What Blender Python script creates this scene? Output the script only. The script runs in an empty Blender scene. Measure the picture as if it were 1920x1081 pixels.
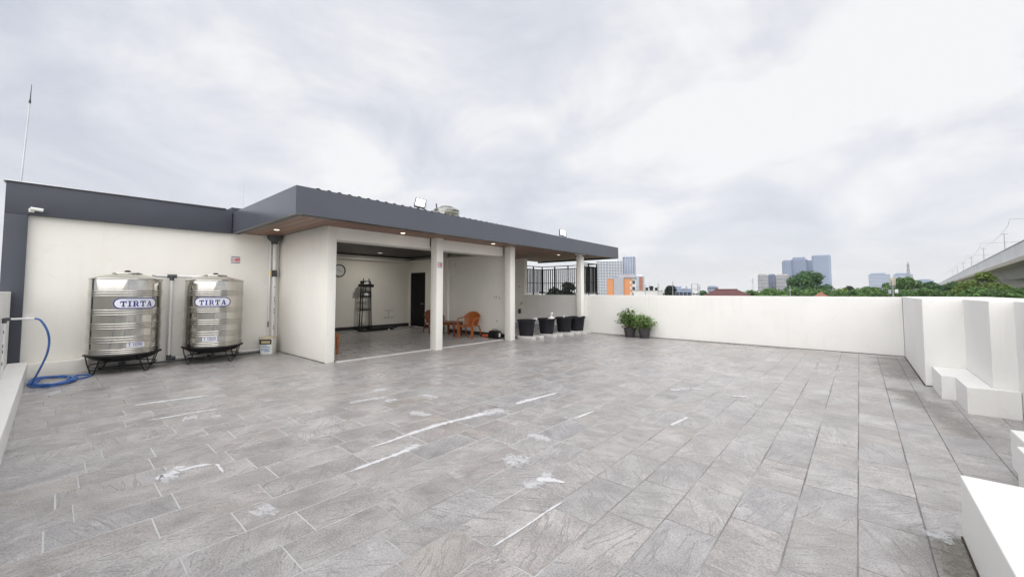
import bpy, bmesh, math, random
from mathutils import Vector, Matrix
R = math.radians
random.seed(7)
sc = bpy.context.scene
col = sc.collection

# ------------------------------------------------------------------ camera
EYE = 1.5; FPX = 748.0; HOR = 546.5
PITCH = R(2.86); YAW = R(41.0)
CY = HOR - FPX*math.tan(PITCH)
cd = bpy.data.cameras.new('camera'); cam = bpy.data.objects.new('camera', cd); col.objects.link(cam)
cam.location = (0, 0, EYE); cam.rotation_euler = (math.pi/2+PITCH, 0, YAW)
cd.sensor_width = 36; cd.lens = FPX/1920*36; cd.shift_y = (CY-540.5)/1920
cd.clip_start = 0.05; cd.clip_end = 20000
sc.camera = cam
# ------------------------------------------------------------------ sky, sun, exposure
EXPO = 1.25
SUN_EL, SUN_AZ = R(46), R(150)          # azimuth clockwise from +Y
wd = bpy.data.worlds.new('World'); sc.world = wd; wd.use_nodes = True
nt = wd.node_tree; nt.nodes.clear()
def N(nt, t, **kw):
    n = nt.nodes.new(t)
    for k, v in kw.items():
        if k in n.inputs.keys(): n.inputs[k].default_value = v
        else: setattr(n, k, v)
    return n
def L(nt, a, ao, b, bi): nt.links.new(a.outputs[ao], b.inputs[bi])
def math_(nt, op, a, b=None, c=None):
    n = nt.nodes.new('ShaderNodeMath'); n.operation = op
    for i, v in enumerate((a, b, c)):
        if v is None: continue
        if isinstance(v, tuple): nt.links.new(v[0].outputs[v[1]], n.inputs[i])
        else: n.inputs[i].default_value = v
    return n
def mixc(nt, fac, a, b, blend='MIX'):
    n = nt.nodes.new('ShaderNodeMix'); n.data_type = 'RGBA'; n.blend_type = blend
    for i, v in ((0, fac), (6, a), (7, b)):
        if isinstance(v, tuple) and hasattr(v[0], 'outputs'): nt.links.new(v[0].outputs[v[1]], n.inputs[i])
        elif isinstance(v, tuple): n.inputs[i].default_value = (*v, 1) if len(v) == 3 else v
        else: n.inputs[i].default_value = v
    return n                                # output index 2
def ramp(nt, src, stops):
    n = nt.nodes.new('ShaderNodeValToRGB'); e = n.color_ramp.elements
    while len(e) < len(stops): e.new(0.5)
    for k, (p, c) in enumerate(stops):
        e[k].position = p; e[k].color = (*c, 1) if isinstance(c, tuple) else (c, c, c, 1)
    nt.links.new(src[0].outputs[src[1]], n.inputs[0]); return n
SKY = 0.05
DIM = 2**-EXPO          # cloud colours below are given as they appear at this exposure
sky = N(nt, 'ShaderNodeTexSky', sky_type='NISHITA'); sky.sun_disc = False
sky.sun_elevation = SUN_EL; sky.sun_rotation = SUN_AZ
tc = N(nt, 'ShaderNodeTexCoord'); sep = N(nt, 'ShaderNodeSeparateXYZ'); L(nt, tc, 'Generated', sep, 0)
zc = math_(nt, 'MAXIMUM', (sep, 2), 0.0); den = math_(nt, 'ADD', (zc, 0), 0.27)
px = math_(nt, 'DIVIDE', (sep, 0), (den, 0)); py = math_(nt, 'DIVIDE', (sep, 1), (den, 0))
cmb = N(nt, 'ShaderNodeCombineXYZ'); L(nt, px, 0, cmb, 0); L(nt, py, 0, cmb, 1)
n1 = N(nt, 'ShaderNodeTexNoise', Scale=0.55, Detail=6.0, Roughness=0.52, Distortion=0.3); cof = N(nt, 'ShaderNodeVectorMath', operation='ADD'); L(nt, cmb, 0, cof, 0); cof.inputs[1].default_value = (-16.37, 12.39, 1.93); cmb = cof
L(nt, cmb, 0, n1, 'Vector')
n2 = N(nt, 'ShaderNodeTexNoise', Scale=1.7, Detail=9.0, Roughness=0.58, Distortion=0.45); L(nt, cmb, 0, n2, 'Vector')
s = math_(nt, 'MULTIPLY_ADD', (n2, 0), 0.50, 0.0); s2 = math_(nt, 'MULTIPLY_ADD', (n1, 0), 0.50, (s, 0))
cr = ramp(nt, (s2, 0), [(0.41, (0.635, 0.665, 0.755)), (0.475, (0.735, 0.76, 0.83)), (0.525, (0.83, 0.845, 0.895)), (0.585, (0.985, 0.985, 0.99))])
hz = ramp(nt, (zc, 0), [(0.0, 0.85), (0.06, 0.5), (0.16, 0.2), (0.32, 0.0)])       # paler towards the horizon
c1 = mixc(nt, (hz, 0), (cr, 0), (1.0, 1.0, 1.01))
c2 = mixc(nt, 1.0, (c1, 2), (DIM/SKY, DIM/SKY, DIM/SKY), 'MULTIPLY')
c3 = mixc(nt, 0.93, (sky, 0), (c2, 2))
bg = N(nt, 'ShaderNodeBackground', Strength=SKY); L(nt, c3, 2, bg, 'Color')
wo = N(nt, 'ShaderNodeOutputWorld'); L(nt, bg, 0, wo, 0)
ld = bpy.data.lights.new('sun', 'SUN'); lo = bpy.data.objects.new('sun', ld); col.objects.link(lo)
ld.energy = 1.5; ld.angle = R(115); ld.color = (1, 0.965, 0.92)
sd = Vector((math.sin(SUN_AZ)*math.cos(SUN_EL), math.cos(SUN_AZ)*math.cos(SUN_EL), math.sin(SUN_EL)))
lo.rotation_euler = sd.to_track_quat('Z', 'Y').to_euler(); lo.location = (5, -8, 25)
vs = sc.view_settings; vs.view_transform = 'Standard'; vs.look = 'None'; vs.exposure = EXPO; vs.gamma = 1; vs.use_curve_mapping = False

# ------------------------------------------------------------------ pixel -> place
_fw = Vector((-math.sin(YAW)*math.cos(PITCH), math.cos(YAW)*math.cos(PITCH), math.sin(PITCH)))
_rt = Vector((math.cos(YAW), math.sin(YAW), 0)); _up = _rt.cross(_fw); CAM = Vector((0, 0, EYE))
def ray(u, v): return _fw + _rt*((u-960)/FPX) + _up*((CY-v)/FPX)
def on_z(u, v, z=0):
    d = ray(u, v); return CAM + d*((z-EYE)/d.z)
def at(u, v, d): return CAM + ray(u, v)*d
def proj(p):
    q = Vector(p)-CAM; w = q.dot(_fw)
    return 960+FPX*q.dot(_rt)/w, CY-FPX*q.dot(_up)/w, w

# ------------------------------------------------------------------ materials
MATS = {}
def newmat(name):
    m = bpy.data.materials.new(name); m.use_nodes = True; nt = m.node_tree
    return m, nt, nt.nodes['Principled BSDF']
def pos(nt, scale=None):
    g = N(nt, 'ShaderNodeNewGeometry'); return (g, 'Position')
def mat(name, c, rough=0.6, metal=0.0, var=0.12, vscale=3.0, bump=0.0, bscale=60.0, spec=0.5, dirt=0.0, dirtc=(0.25,0.22,0.17), local=False, rvar=0.0):
    """plain surface: colour with soft blotches, fine relief, optional stains"""
    m, nt, b = newmat(name)
    if local: t = N(nt, 'ShaderNodeTexCoord'); P = (t, 'Object')
    else: P = pos(nt)
    n = N(nt, 'ShaderNodeTexNoise', Scale=vscale, Detail=5.0, Roughness=0.6); nt.links.new(P[0].outputs[P[1]], n.inputs['Vector'])
    lo_ = tuple(max(0, x*(1-var)) for x in c); hi = tuple(min(1, x*(1+var)) for x in c)
    r = ramp(nt, (n, 0), [(0.3, lo_), (0.7, hi)]); out = (r, 0)
    if dirt:
        n2 = N(nt, 'ShaderNodeTexNoise', Scale=vscale*0.7, Detail=9.0, Roughness=0.72, Distortion=0.5); nt.links.new(P[0].outputs[P[1]], n2.inputs['Vector'])
        r2 = ramp(nt, (n2, 0), [(0.55, 0.0), (0.75, dirt)])
        mx = mixc(nt, (r2, 0), out, dirtc); out = (mx, 2)
    nt.links.new(out[0].outputs[out[1]], b.inputs['Base Color'])
    b.inputs['Roughness'].default_value = rough; b.inputs['Metallic'].default_value = metal
    b.inputs['Specular IOR Level'].default_value = spec
    if rvar:
        rr = ramp(nt, (n, 0), [(0.3, max(0.02, rough-rvar)), (0.7, min(1, rough+rvar))]); nt.links.new(rr.outputs[0], b.inputs['Roughness'])
    if bump:
        n3 = N(nt, 'ShaderNodeTexNoise', Scale=bscale, Detail=3.0, Roughness=0.6); nt.links.new(P[0].outputs[P[1]], n3.inputs['Vector'])
        bp = N(nt, 'ShaderNodeBump', Strength=bump, Distance=0.01); nt.links.new(n3.outputs[0], bp.inputs['Height']); nt.links.new(bp.outputs[0], b.inputs['Normal'])
    MATS[name] = m; return m
def tile_mat(name, island):
    m, nt, b = newmat(name)
    g = N(nt, 'ShaderNodeNewGeometry')
    if island: rnd = (g, 'Random Per Island')
    else: oi = N(nt, 'ShaderNodeObjectInfo'); rnd = (oi, 'Random')
    off = math_(nt, 'MULTIPLY', rnd, 37.0)
    cb = N(nt, 'ShaderNodeCombineXYZ'); L(nt, off, 0, cb, 0); L(nt, off, 0, cb, 2)
    va = N(nt, 'ShaderNodeVectorMath', operation='ADD'); L(nt, g, 'Position', va, 0); L(nt, cb, 0, va, 1)
    ang = math_(nt, 'MULTIPLY', rnd, 50.0)
    vr = N(nt, 'ShaderNodeVectorRotate', rotation_type='Z_AXIS'); L(nt, va, 0, vr, 'Vector'); L(nt, ang, 0, vr, 'Angle')
    big = N(nt, 'ShaderNodeTexNoise', Scale=3.2, Detail=6.0, Roughness=0.62, Distortion=0.4); L(nt, vr, 0, big, 'Vector')
    grain = N(nt, 'ShaderNodeTexNoise', Scale=95.0, Detail=3.0, Roughness=0.7); L(nt, va, 0, grain, 'Vector')
    st = N(nt, 'ShaderNodeMapping'); st.inputs['Scale'].default_value = (1.0, 7.0, 1.0); L(nt, vr, 0, st, 0)
    vein = N(nt, 'ShaderNodeTexNoise', Scale=1.6, Detail=4.0, Roughness=0.55, Distortion=0.6); L(nt, st, 0, vein, 'Vector')
    c0 = ramp(nt, (big, 0), [(0.28, (0.255, 0.247, 0.244)), (0.5, (0.36, 0.350, 0.345)), (0.72, (0.47, 0.460, 0.453))])
    tint = ramp(nt, rnd, [(0.0, (0.88, 0.87, 0.87)), (0.3, (1.02, 1.0, 1.0)), (0.5, (1.0, 0.96, 0.93)), (0.75, (0.95, 0.955, 0.975)), (1.0, (1.10, 1.08, 1.07))])
    c1 = mixc(nt, 1.0, (c0, 0), (tint, 0), 'MULTIPLY')
    gr = ramp(nt, (grain, 0), [(0.30, 0.52), (0.5, 1.0), (0.72, 1.42)])
    c2 = mixc(nt, 0.85, (c1, 2), (gr, 0), 'MULTIPLY')
    # cleft lines: thin dark/bright breaks across some slabs
    vd = math_(nt, 'SUBTRACT', (vein, 0), 0.5); va_ = math_(nt, 'ABSOLUTE', (vd, 0))
    vl = ramp(nt, (va_, 0), [(0.0, 1.0), (0.010, 0.55), (0.022, 0.0)])
    msk = ramp(nt, (big, 0), [(0.42, 0.0), (0.56, 1.0)])
    vm = math_(nt, 'MULTIPLY', (vl, 0), (msk, 0)); vm2 = math_(nt, 'MULTIPLY', (vm, 0), 0.5)
    c3 = mixc(nt, (vm2, 0), (c2, 2), (0.13, 0.12, 0.115))
    # rusty damp patches over several slabs
    rust = N(nt, 'ShaderNodeTexNoise', Scale=0.55, Detail=5.0, Roughness=0.6); L(nt, g, 'Position', rust, 'Vector')
    rr = ramp(nt, (rust, 0), [(0.52, 0.0), (0.70, 0.32)])
    c4 = mixc(nt, (rr, 0), (c3, 2), (0.30, 0.255, 0.22))
    pale = N(nt, 'ShaderNodeTexNoise', Scale=0.9, Detail=8.0, Roughness=0.7, Distortion=0.8); L(nt, g, 'Position', pale, 'Vector')
    pr = ramp(nt, (pale, 0), [(0.54, 0.0), (0.72, 0.28)])
    c5 = mixc(nt, (pr, 0), (c4, 2), (0.58, 0.575, 0.57))
    nt.links.new(c5.outputs[2], b.inputs['Base Color'])
    ro = ramp(nt, (rust, 0), [(0.3, 0.20), (0.7, 0.44)]); nt.links.new(ro.outputs[0], b.inputs['Roughness'])
    h1 = math_(nt, 'MULTIPLY', (grain, 0), 0.22); h2 = math_(nt, 'MULTIPLY_ADD', (big, 0), 1.1, (h1, 0))
    stp = ramp(nt, (vein, 0), [(0.485, 0.0), (0.515, 0.5)]); h3 = math_(nt, 'ADD', (h2, 0), (stp, 0))
    bp = N(nt, 'ShaderNodeBump', Strength=0.42, Distance=0.012); L(nt, h3, 0, bp, 'Height'); L(nt, bp, 0, b, 'Normal')
    MATS[name] = m; return m
def leaf_mat(name, dark, light, tr=0.25):
    m, nt, b = newmat(name); g = N(nt, 'ShaderNodeNewGeometry')
    r = ramp(nt, (g, 'Random Per Island'), [(0.0, dark), (0.6, tuple((a+c)/2 for a, c in zip(dark, light))), (1.0, light)])
    L(nt, r, 0, b, 'Base Color'); b.inputs['Roughness'].default_value = 0.5
    t = N(nt, 'ShaderNodeBsdfTranslucent'); L(nt, r, 0, t, 'Color')
    ms = N(nt, 'ShaderNodeMixShader', Fac=tr); L(nt, b, 0, ms, 1); L(nt, t, 0, ms, 2)
    L(nt, ms, 0, nt.nodes['Material Output'], 0); MATS[name] = m; return m
def emit_mat(name, c, s):
    m, nt, b = newmat(name); b.inputs['Base Color'].default_value = (*c, 1)
    b.inputs['Emission Color'].default_value = (*c, 1); b.inputs['Emission Strength'].default_value = s; MATS[name] = m; return m
def smear_mat(nm, amp, base, top, colr=(0.70, 0.705, 0.72), sc_=13.0):
    m, nt, b = newmat(nm); uv = N(nt, 'ShaderNodeUVMap')
    sp = N(nt, 'ShaderNodeSeparateXYZ'); L(nt, uv, 0, sp, 0)
    g = N(nt, 'ShaderNodeNewGeometry')
    n = N(nt, 'ShaderNodeTexNoise', Scale=sc_, Detail=9.0, Roughness=0.75, Distortion=1.2); L(nt, g, 'Position', n, 'Vector')
    f = N(nt, 'ShaderNodeTexNoise', Scale=130.0, Detail=2.0); L(nt, g, 'Position', f, 'Vector')
    av = math_(nt, 'ABSOLUTE', (sp, 1)); au = math_(nt, 'POWER', (av, 0), 1.6)
    su = math_(nt, 'PINGPONG', (sp, 0), 0.5); end = ramp(nt, (su, 0), [(0.0, 1.0), (0.14, 0.0)])
    t = math_(nt, 'MULTIPLY_ADD', (n, 0), amp, base); t2 = math_(nt, 'SUBTRACT', (t, 0), (au, 0)); t3 = math_(nt, 'SUBTRACT', (t2, 0), (end, 0))
    t4 = math_(nt, 'MULTIPLY_ADD', (f, 0), 0.35, (t3, 0))
    a = ramp(nt, (t4, 0), [(0.06, 0.0), (0.30, 0.42*top), (0.60, 0.95*top)])
    L(nt, a, 0, b, 'Alpha'); b.inputs['Base Color'].default_value = (*colr, 1); b.inputs['Roughness'].default_value = 0.75
    MATS[nm] = m
def wood_mat(name, c, gl=0.35):
    m, nt, b = newmat(name); g = N(nt, 'ShaderNodeNewGeometry'); oi = N(nt, 'ShaderNodeObjectInfo')
    mp = N(nt, 'ShaderNodeMapping'); mp.inputs['Scale'].default_value = (1.2, 30, 8); L(nt, g, 'Position', mp, 0)
    n = N(nt, 'ShaderNodeTexNoise', Scale=1.5, Detail=6.0, Roughness=0.65, Distortion=0.4); L(nt, mp, 0, n, 'Vector')
    r = ramp(nt, (n, 0), [(0.3, tuple(x*0.72 for x in c)), (0.7, tuple(x*1.25 for x in c))])
    t = ramp(nt, (oi, 'Random'), [(0.0, 0.82), (1.0, 1.15)]); mx = mixc(nt, 1.0, (r, 0), (t, 0), 'MULTIPLY')
    L(nt, mx, 2, b, 'Base Color'); b.inputs['Roughness'].default_value = gl; MATS[name] = m
def steel_mat():
    m, nt, b = newmat('stainless'); t = N(nt, 'ShaderNodeTexCoord')
    mp = N(nt, 'ShaderNodeMapping'); mp.inputs['Scale'].default_value = (2, 2, 0.6); L(nt, t, 'Object', mp, 0)
    n = N(nt, 'ShaderNodeTexNoise', Scale=3.0, Detail=3.0); L(nt, mp, 0, n, 'Vector')
    r = ramp(nt, (n, 0), [(0.3, (0.50, 0.485, 0.45)), (0.7, (0.60, 0.585, 0.55))]); L(nt, r, 0, b, 'Base Color')
    b.inputs['Metallic'].default_value = 1.0; rr = ramp(nt, (n, 0), [(0.3, 0.07), (0.7, 0.15)]); L(nt, rr, 0, b, 'Roughness')
    bp = N(nt, 'ShaderNodeBump', Strength=0.025, Distance=0.02); L(nt, n, 0, bp, 'Height'); L(nt, bp, 0, b, 'Normal'); MATS['stainless'] = m

mat('wall_paint', (0.865, 0.845, 0.79), 0.75, var=0.025, vscale=0.9, bump=0.12, bscale=140, dirt=0.10, dirtc=(0.62, 0.58, 0.50))
mat('parapet_paint', (0.83, 0.825, 0.80), 0.72, var=0.03, vscale=0.8, bump=0.14, bscale=120, dirt=0.16, dirtc=(0.58, 0.54, 0.46))
def streaks(name, amt):
    nt = MATS[name].node_tree; b = nt.nodes['Principled BSDF']; src = b.inputs['Base Color'].links[0].from_socket
    g = N(nt, 'ShaderNodeNewGeometry'); mp = N(nt, 'ShaderNodeMapping'); mp.inputs['Scale'].default_value = (9, 9, 0.5); L(nt, g, 'Position', mp, 0)
    n = N(nt, 'ShaderNodeTexNoise', Scale=1.0, Detail=7.0, Roughness=0.65); L(nt, mp, 0, n, 'Vector')
    m2 = N(nt, 'ShaderNodeTexNoise', Scale=0.7, Detail=2.0); L(nt, g, 'Position', m2, 'Vector')
    a = ramp(nt, (n, 0), [(0.52, 0.0), (0.70, amt)]); c = ramp(nt, (m2, 0), [(0.40, 0.0), (0.62, 1.0)]); f = math_(nt, 'MULTIPLY', (a, 0), (c, 0))
    v = N(nt, 'ShaderNodeTexVoronoi', feature='DISTANCE_TO_EDGE', Scale=0.55); d = N(nt, 'ShaderNodeTexNoise', Scale=3.0, Detail=6.0); L(nt, g, 'Position', d, 'Vector')
    vm = N(nt, 'ShaderNodeVectorMath', operation='MULTIPLY_ADD'); L(nt, d, 1, vm, 0); vm.inputs[1].default_value = (.5, .5, .5); L(nt, g, 'Position', vm, 2); L(nt, vm, 0, v, 'Vector')
    k = ramp(nt, (v, 0), [(0.0, 0.16), (0.004, 0.0)]); ff = math_(nt, 'MAXIMUM', (f, 0), (k, 0))
    mx = mixc(nt, (ff, 0), (0, 0, 0), (0.47, 0.43, 0.36)); nt.links.new(src, mx.inputs[6]); nt.links.new(mx.outputs[2], b.inputs['Base Color'])
streaks('parapet_paint', 0.16); streaks('wall_paint', 0.10)
mat('room_paint', (0.83, 0.805, 0.735), 0.8, var=0.02, bump=0.1, bscale=120)
mat('fascia_grey', (0.085, 0.093, 0.115), 0.24, var=0.05, vscale=1.2, bump=0.05, bscale=250, spec=0.6)
mat('band_grey', (0.060, 0.066, 0.086), 0.6, var=0.06, vscale=2, bump=0.15, bscale=200)
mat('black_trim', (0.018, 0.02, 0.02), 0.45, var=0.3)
mat('black_metal', (0.010, 0.010, 0.011), 0.45, spec=0.3, var=0.3, bump=0.05)
mat('rail_black', (0.012, 0.012, 0.013), 0.5, spec=0.25, var=0.2)
mat('tub_black', (0.014, 0.0135, 0.018), 0.55, spec=0.25, var=0.35, vscale=8, bump=0.15, bscale=90, local=True, rvar=0.12)
mat('pot_black', (0.045, 0.042, 0.045), 0.6, var=0.5, vscale=14, bump=0.2, local=True, dirt=0.5, dirtc=(0.22, 0.19, 0.17))
mat('block', (0.56, 0.55, 0.53), 0.9, var=0.12, vscale=9, bump=0.5, bscale=70)
mat('pvc_white', (0.78, 0.78, 0.77), 0.35, var=0.04, dirt=0.2, vscale=6)
mat('pvc_grey', (0.055, 0.06, 0.065), 0.45, var=0.2)
mat('white_plastic', (0.80, 0.80, 0.78), 0.4, var=0.03)
mat('cream_lid', (0.62, 0.55, 0.40), 0.5, var=0.12, vscale=12, dirt=0.3)
mat('brown_print', (0.045, 0.030, 0.020), 0.45, var=0.3)
mat('gold_print', (0.52, 0.44, 0.24), 0.45, var=0.2, vscale=20)
mat('blue_print', (0.22, 0.38, 0.56), 0.45, var=0.25, vscale=25)
mat('navy_print', (0.020, 0.025, 0.22), 0.45, var=0.1)
mat('badge_white', (0.74, 0.75, 0.80), 0.4, var=0.03)
mat('red_print', (0.55, 0.05, 0.07), 0.5, var=0.1)
mat('grey_print', (0.20, 0.20, 0.23), 0.5, var=0.1)
mat('yellow_tag', (0.72, 0.52, 0.06), 0.5, var=0.1)
mat('hose_blue', (0.045, 0.14, 0.42), 0.35, var=0.2, vscale=12)
mat('orange_plastic', (0.33, 0.092, 0.018), 0.4, var=0.15, vscale=9, bump=0.15, bscale=120)
mat('brown_plastic', (0.20, 0.055, 0.017), 0.42, var=0.2, vscale=9, bump=0.15, bscale=120)
mat('red_orange', (0.62, 0.13, 0.045), 0.45, var=0.15)
mat('skirting', (0.03, 0.03, 0.032), 0.5, var=0.3)
mat('grout', (0.42, 0.415, 0.41), 0.85, var=0.5, vscale=1.3, bump=0.3, bscale=150)
mat('threshold', (0.60, 0.59, 0.57), 0.6, var=0.1)
mat('corrugated', (0.62, 0.63, 0.64), 0.35, metal=0.6, var=0.08)
mat('zinc', (0.55, 0.56, 0.58), 0.4, metal=0.8, var=0.1)
mat('soil', (0.05, 0.035, 0.025), 0.95, var=0.4, vscale=30, bump=0.6)
mat('stem', (0.16, 0.11, 0.06), 0.8, var=0.3, vscale=20)
mat('ground_far', (0.13, 0.14, 0.10), 0.95, var=0.5, vscale=0.02)
mat('concrete', (0.46, 0.45, 0.44), 0.85, var=0.12, vscale=0.25, bump=0.1, bscale=4, dirt=0.35, dirtc=(0.28, 0.26, 0.24))
mat('concrete_pale', (0.78, 0.785, 0.82), 0.8, var=0.07, vscale=0.12, dirt=0.25, dirtc=(0.40, 0.40, 0.42))
mat('concrete_cream', (0.55, 0.51, 0.44), 0.85, var=0.1, vscale=0.2, dirt=0.3)
mat('tower_white', (0.66, 0.69, 0.73), 0.6, var=0.05, vscale=0.05)
mat('tower_glass', (0.20, 0.25, 0.33), 0.15, var=0.35, vscale=0.12, spec=0.8)
mat('tower_blue', (0.15, 0.20, 0.34), 0.3, var=0.12, vscale=0.05, spec=0.7)
mat('tower_bluepale', (0.28, 0.35, 0.49), 0.4, var=0.08, vscale=0.05)
mat('tower_tan', (0.50, 0.46, 0.44), 0.7, var=0.1, vscale=0.2)
mat('tower_dark', (0.10, 0.12, 0.17), 0.3, var=0.3, vscale=0.2)
mat('orange_wall', (0.70, 0.30, 0.13), 0.6, var=0.06, vscale=0.3)
mat('grey_wall', (0.42, 0.43, 0.48), 0.6, var=0.06, vscale=0.3)
mat('white_wall', (0.74, 0.74, 0.73), 0.7, var=0.06, vscale=0.4, dirt=0.25)
mat('brick_red', (0.40, 0.16, 0.10), 0.8, var=0.15, vscale=0.4)
mat('roof_maroon', (0.11, 0.035, 0.035), 0.7, var=0.25, vscale=1.2)
mat('roof_orange', (0.27, 0.11, 0.075), 0.75, var=0.2, vscale=1.5)
mat('steel_grey', (0.38, 0.40, 0.42), 0.5, metal=0.3, var=0.1)
mat('bark', (0.075, 0.06, 0.045), 0.9, var=0.35, vscale=1.5)
mat('window_dark', (0.05, 0.06, 0.075), 0.2, var=0.3, vscale=0.4)
mat('door_black', (0.007, 0.007, 0.008), 0.5, spec=0.15, var=0.3)
mat('clock_face', (0.72, 0.72, 0.70), 0.5, var=0.02)
mat('lens_dark', (0.02, 0.02, 0.025), 0.1, var=0.1)
m, nt, b = newmat('grout'); g_ = N(nt, 'ShaderNodeNewGeometry'); sp_ = N(nt, 'ShaderNodeSeparateXYZ'); L(nt, g_, 'Position', sp_, 0)
n_ = N(nt, 'ShaderNodeTexNoise', Scale=0.9, Detail=6.0, Roughness=0.65); L(nt, g_, 'Position', n_, 'Vector')
k_ = math_(nt, 'MULTIPLY_ADD', (sp_, 0), 0.07, (n_, 0)); k_ = math_(nt, 'ADD', (k_, 0), 0.35)
r_ = ramp(nt, (k_, 0), [(0.22, (0.20, 0.195, 0.19)), (0.42, (0.44, 0.44, 0.44)), (0.56, (0.54, 0.54, 0.54)), (0.66, (0.48, 0.48, 0.48)), (0.78, (0.26, 0.25, 0.245)), (0.92, (0.15, 0.145, 0.14))]); L(nt, r_, 0, b, 'Base Color'); b.inputs['Roughness'].default_value = 0.9; MATS['grout'] = m
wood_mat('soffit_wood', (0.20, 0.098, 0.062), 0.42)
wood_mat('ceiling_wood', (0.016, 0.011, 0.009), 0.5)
steel_mat(); smear_mat('cement_smear', 1.9, -0.30, 0.9); smear_mat('cement_patch', 3.4, -1.22, 0.62); smear_mat('moss', 3.4, -1.25, 0.45, (0.15, 0.145, 0.085), 22.0); smear_mat('dirt_film', 1.6, -0.25, 0.26, (0.16, 0.145, 0.125), 3.0)
tile_mat('slate_tile', False); tile_mat('slate_tile_far', True)
leaf_mat('leaf_pot', (0.06, 0.13, 0.035), (0.30, 0.45, 0.16), 0.35)
leaf_mat('leaf_pot_pale', (0.09, 0.17, 0.045), (0.34, 0.46, 0.18), 0.35)
leaf_mat('leaf_deep', (0.04, 0.1, 0.042), (0.13, 0.28, 0.09), 0.35)
leaf_mat('leaf_mid', (0.06, 0.13, 0.04), (0.2, 0.36, 0.1), 0.35)
leaf_mat('leaf_yellow', (0.10, 0.17, 0.03), (0.33, 0.44, 0.11), 0.35)
leaf_mat('leaf_dark', (0.012, 0.022, 0.016), (0.035, 0.06, 0.035))
emit_mat('lamp_warm', (1.0, 0.86, 0.62), 2.2)
emit_mat('lamp_cool', (1.0, 1.0, 1.0), 1.6)
emit_mat('lamp_faint', (1.0, 0.95, 0.88), 0.6)  # faint glow given to the room ceiling lamp, taken as switched on

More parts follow.
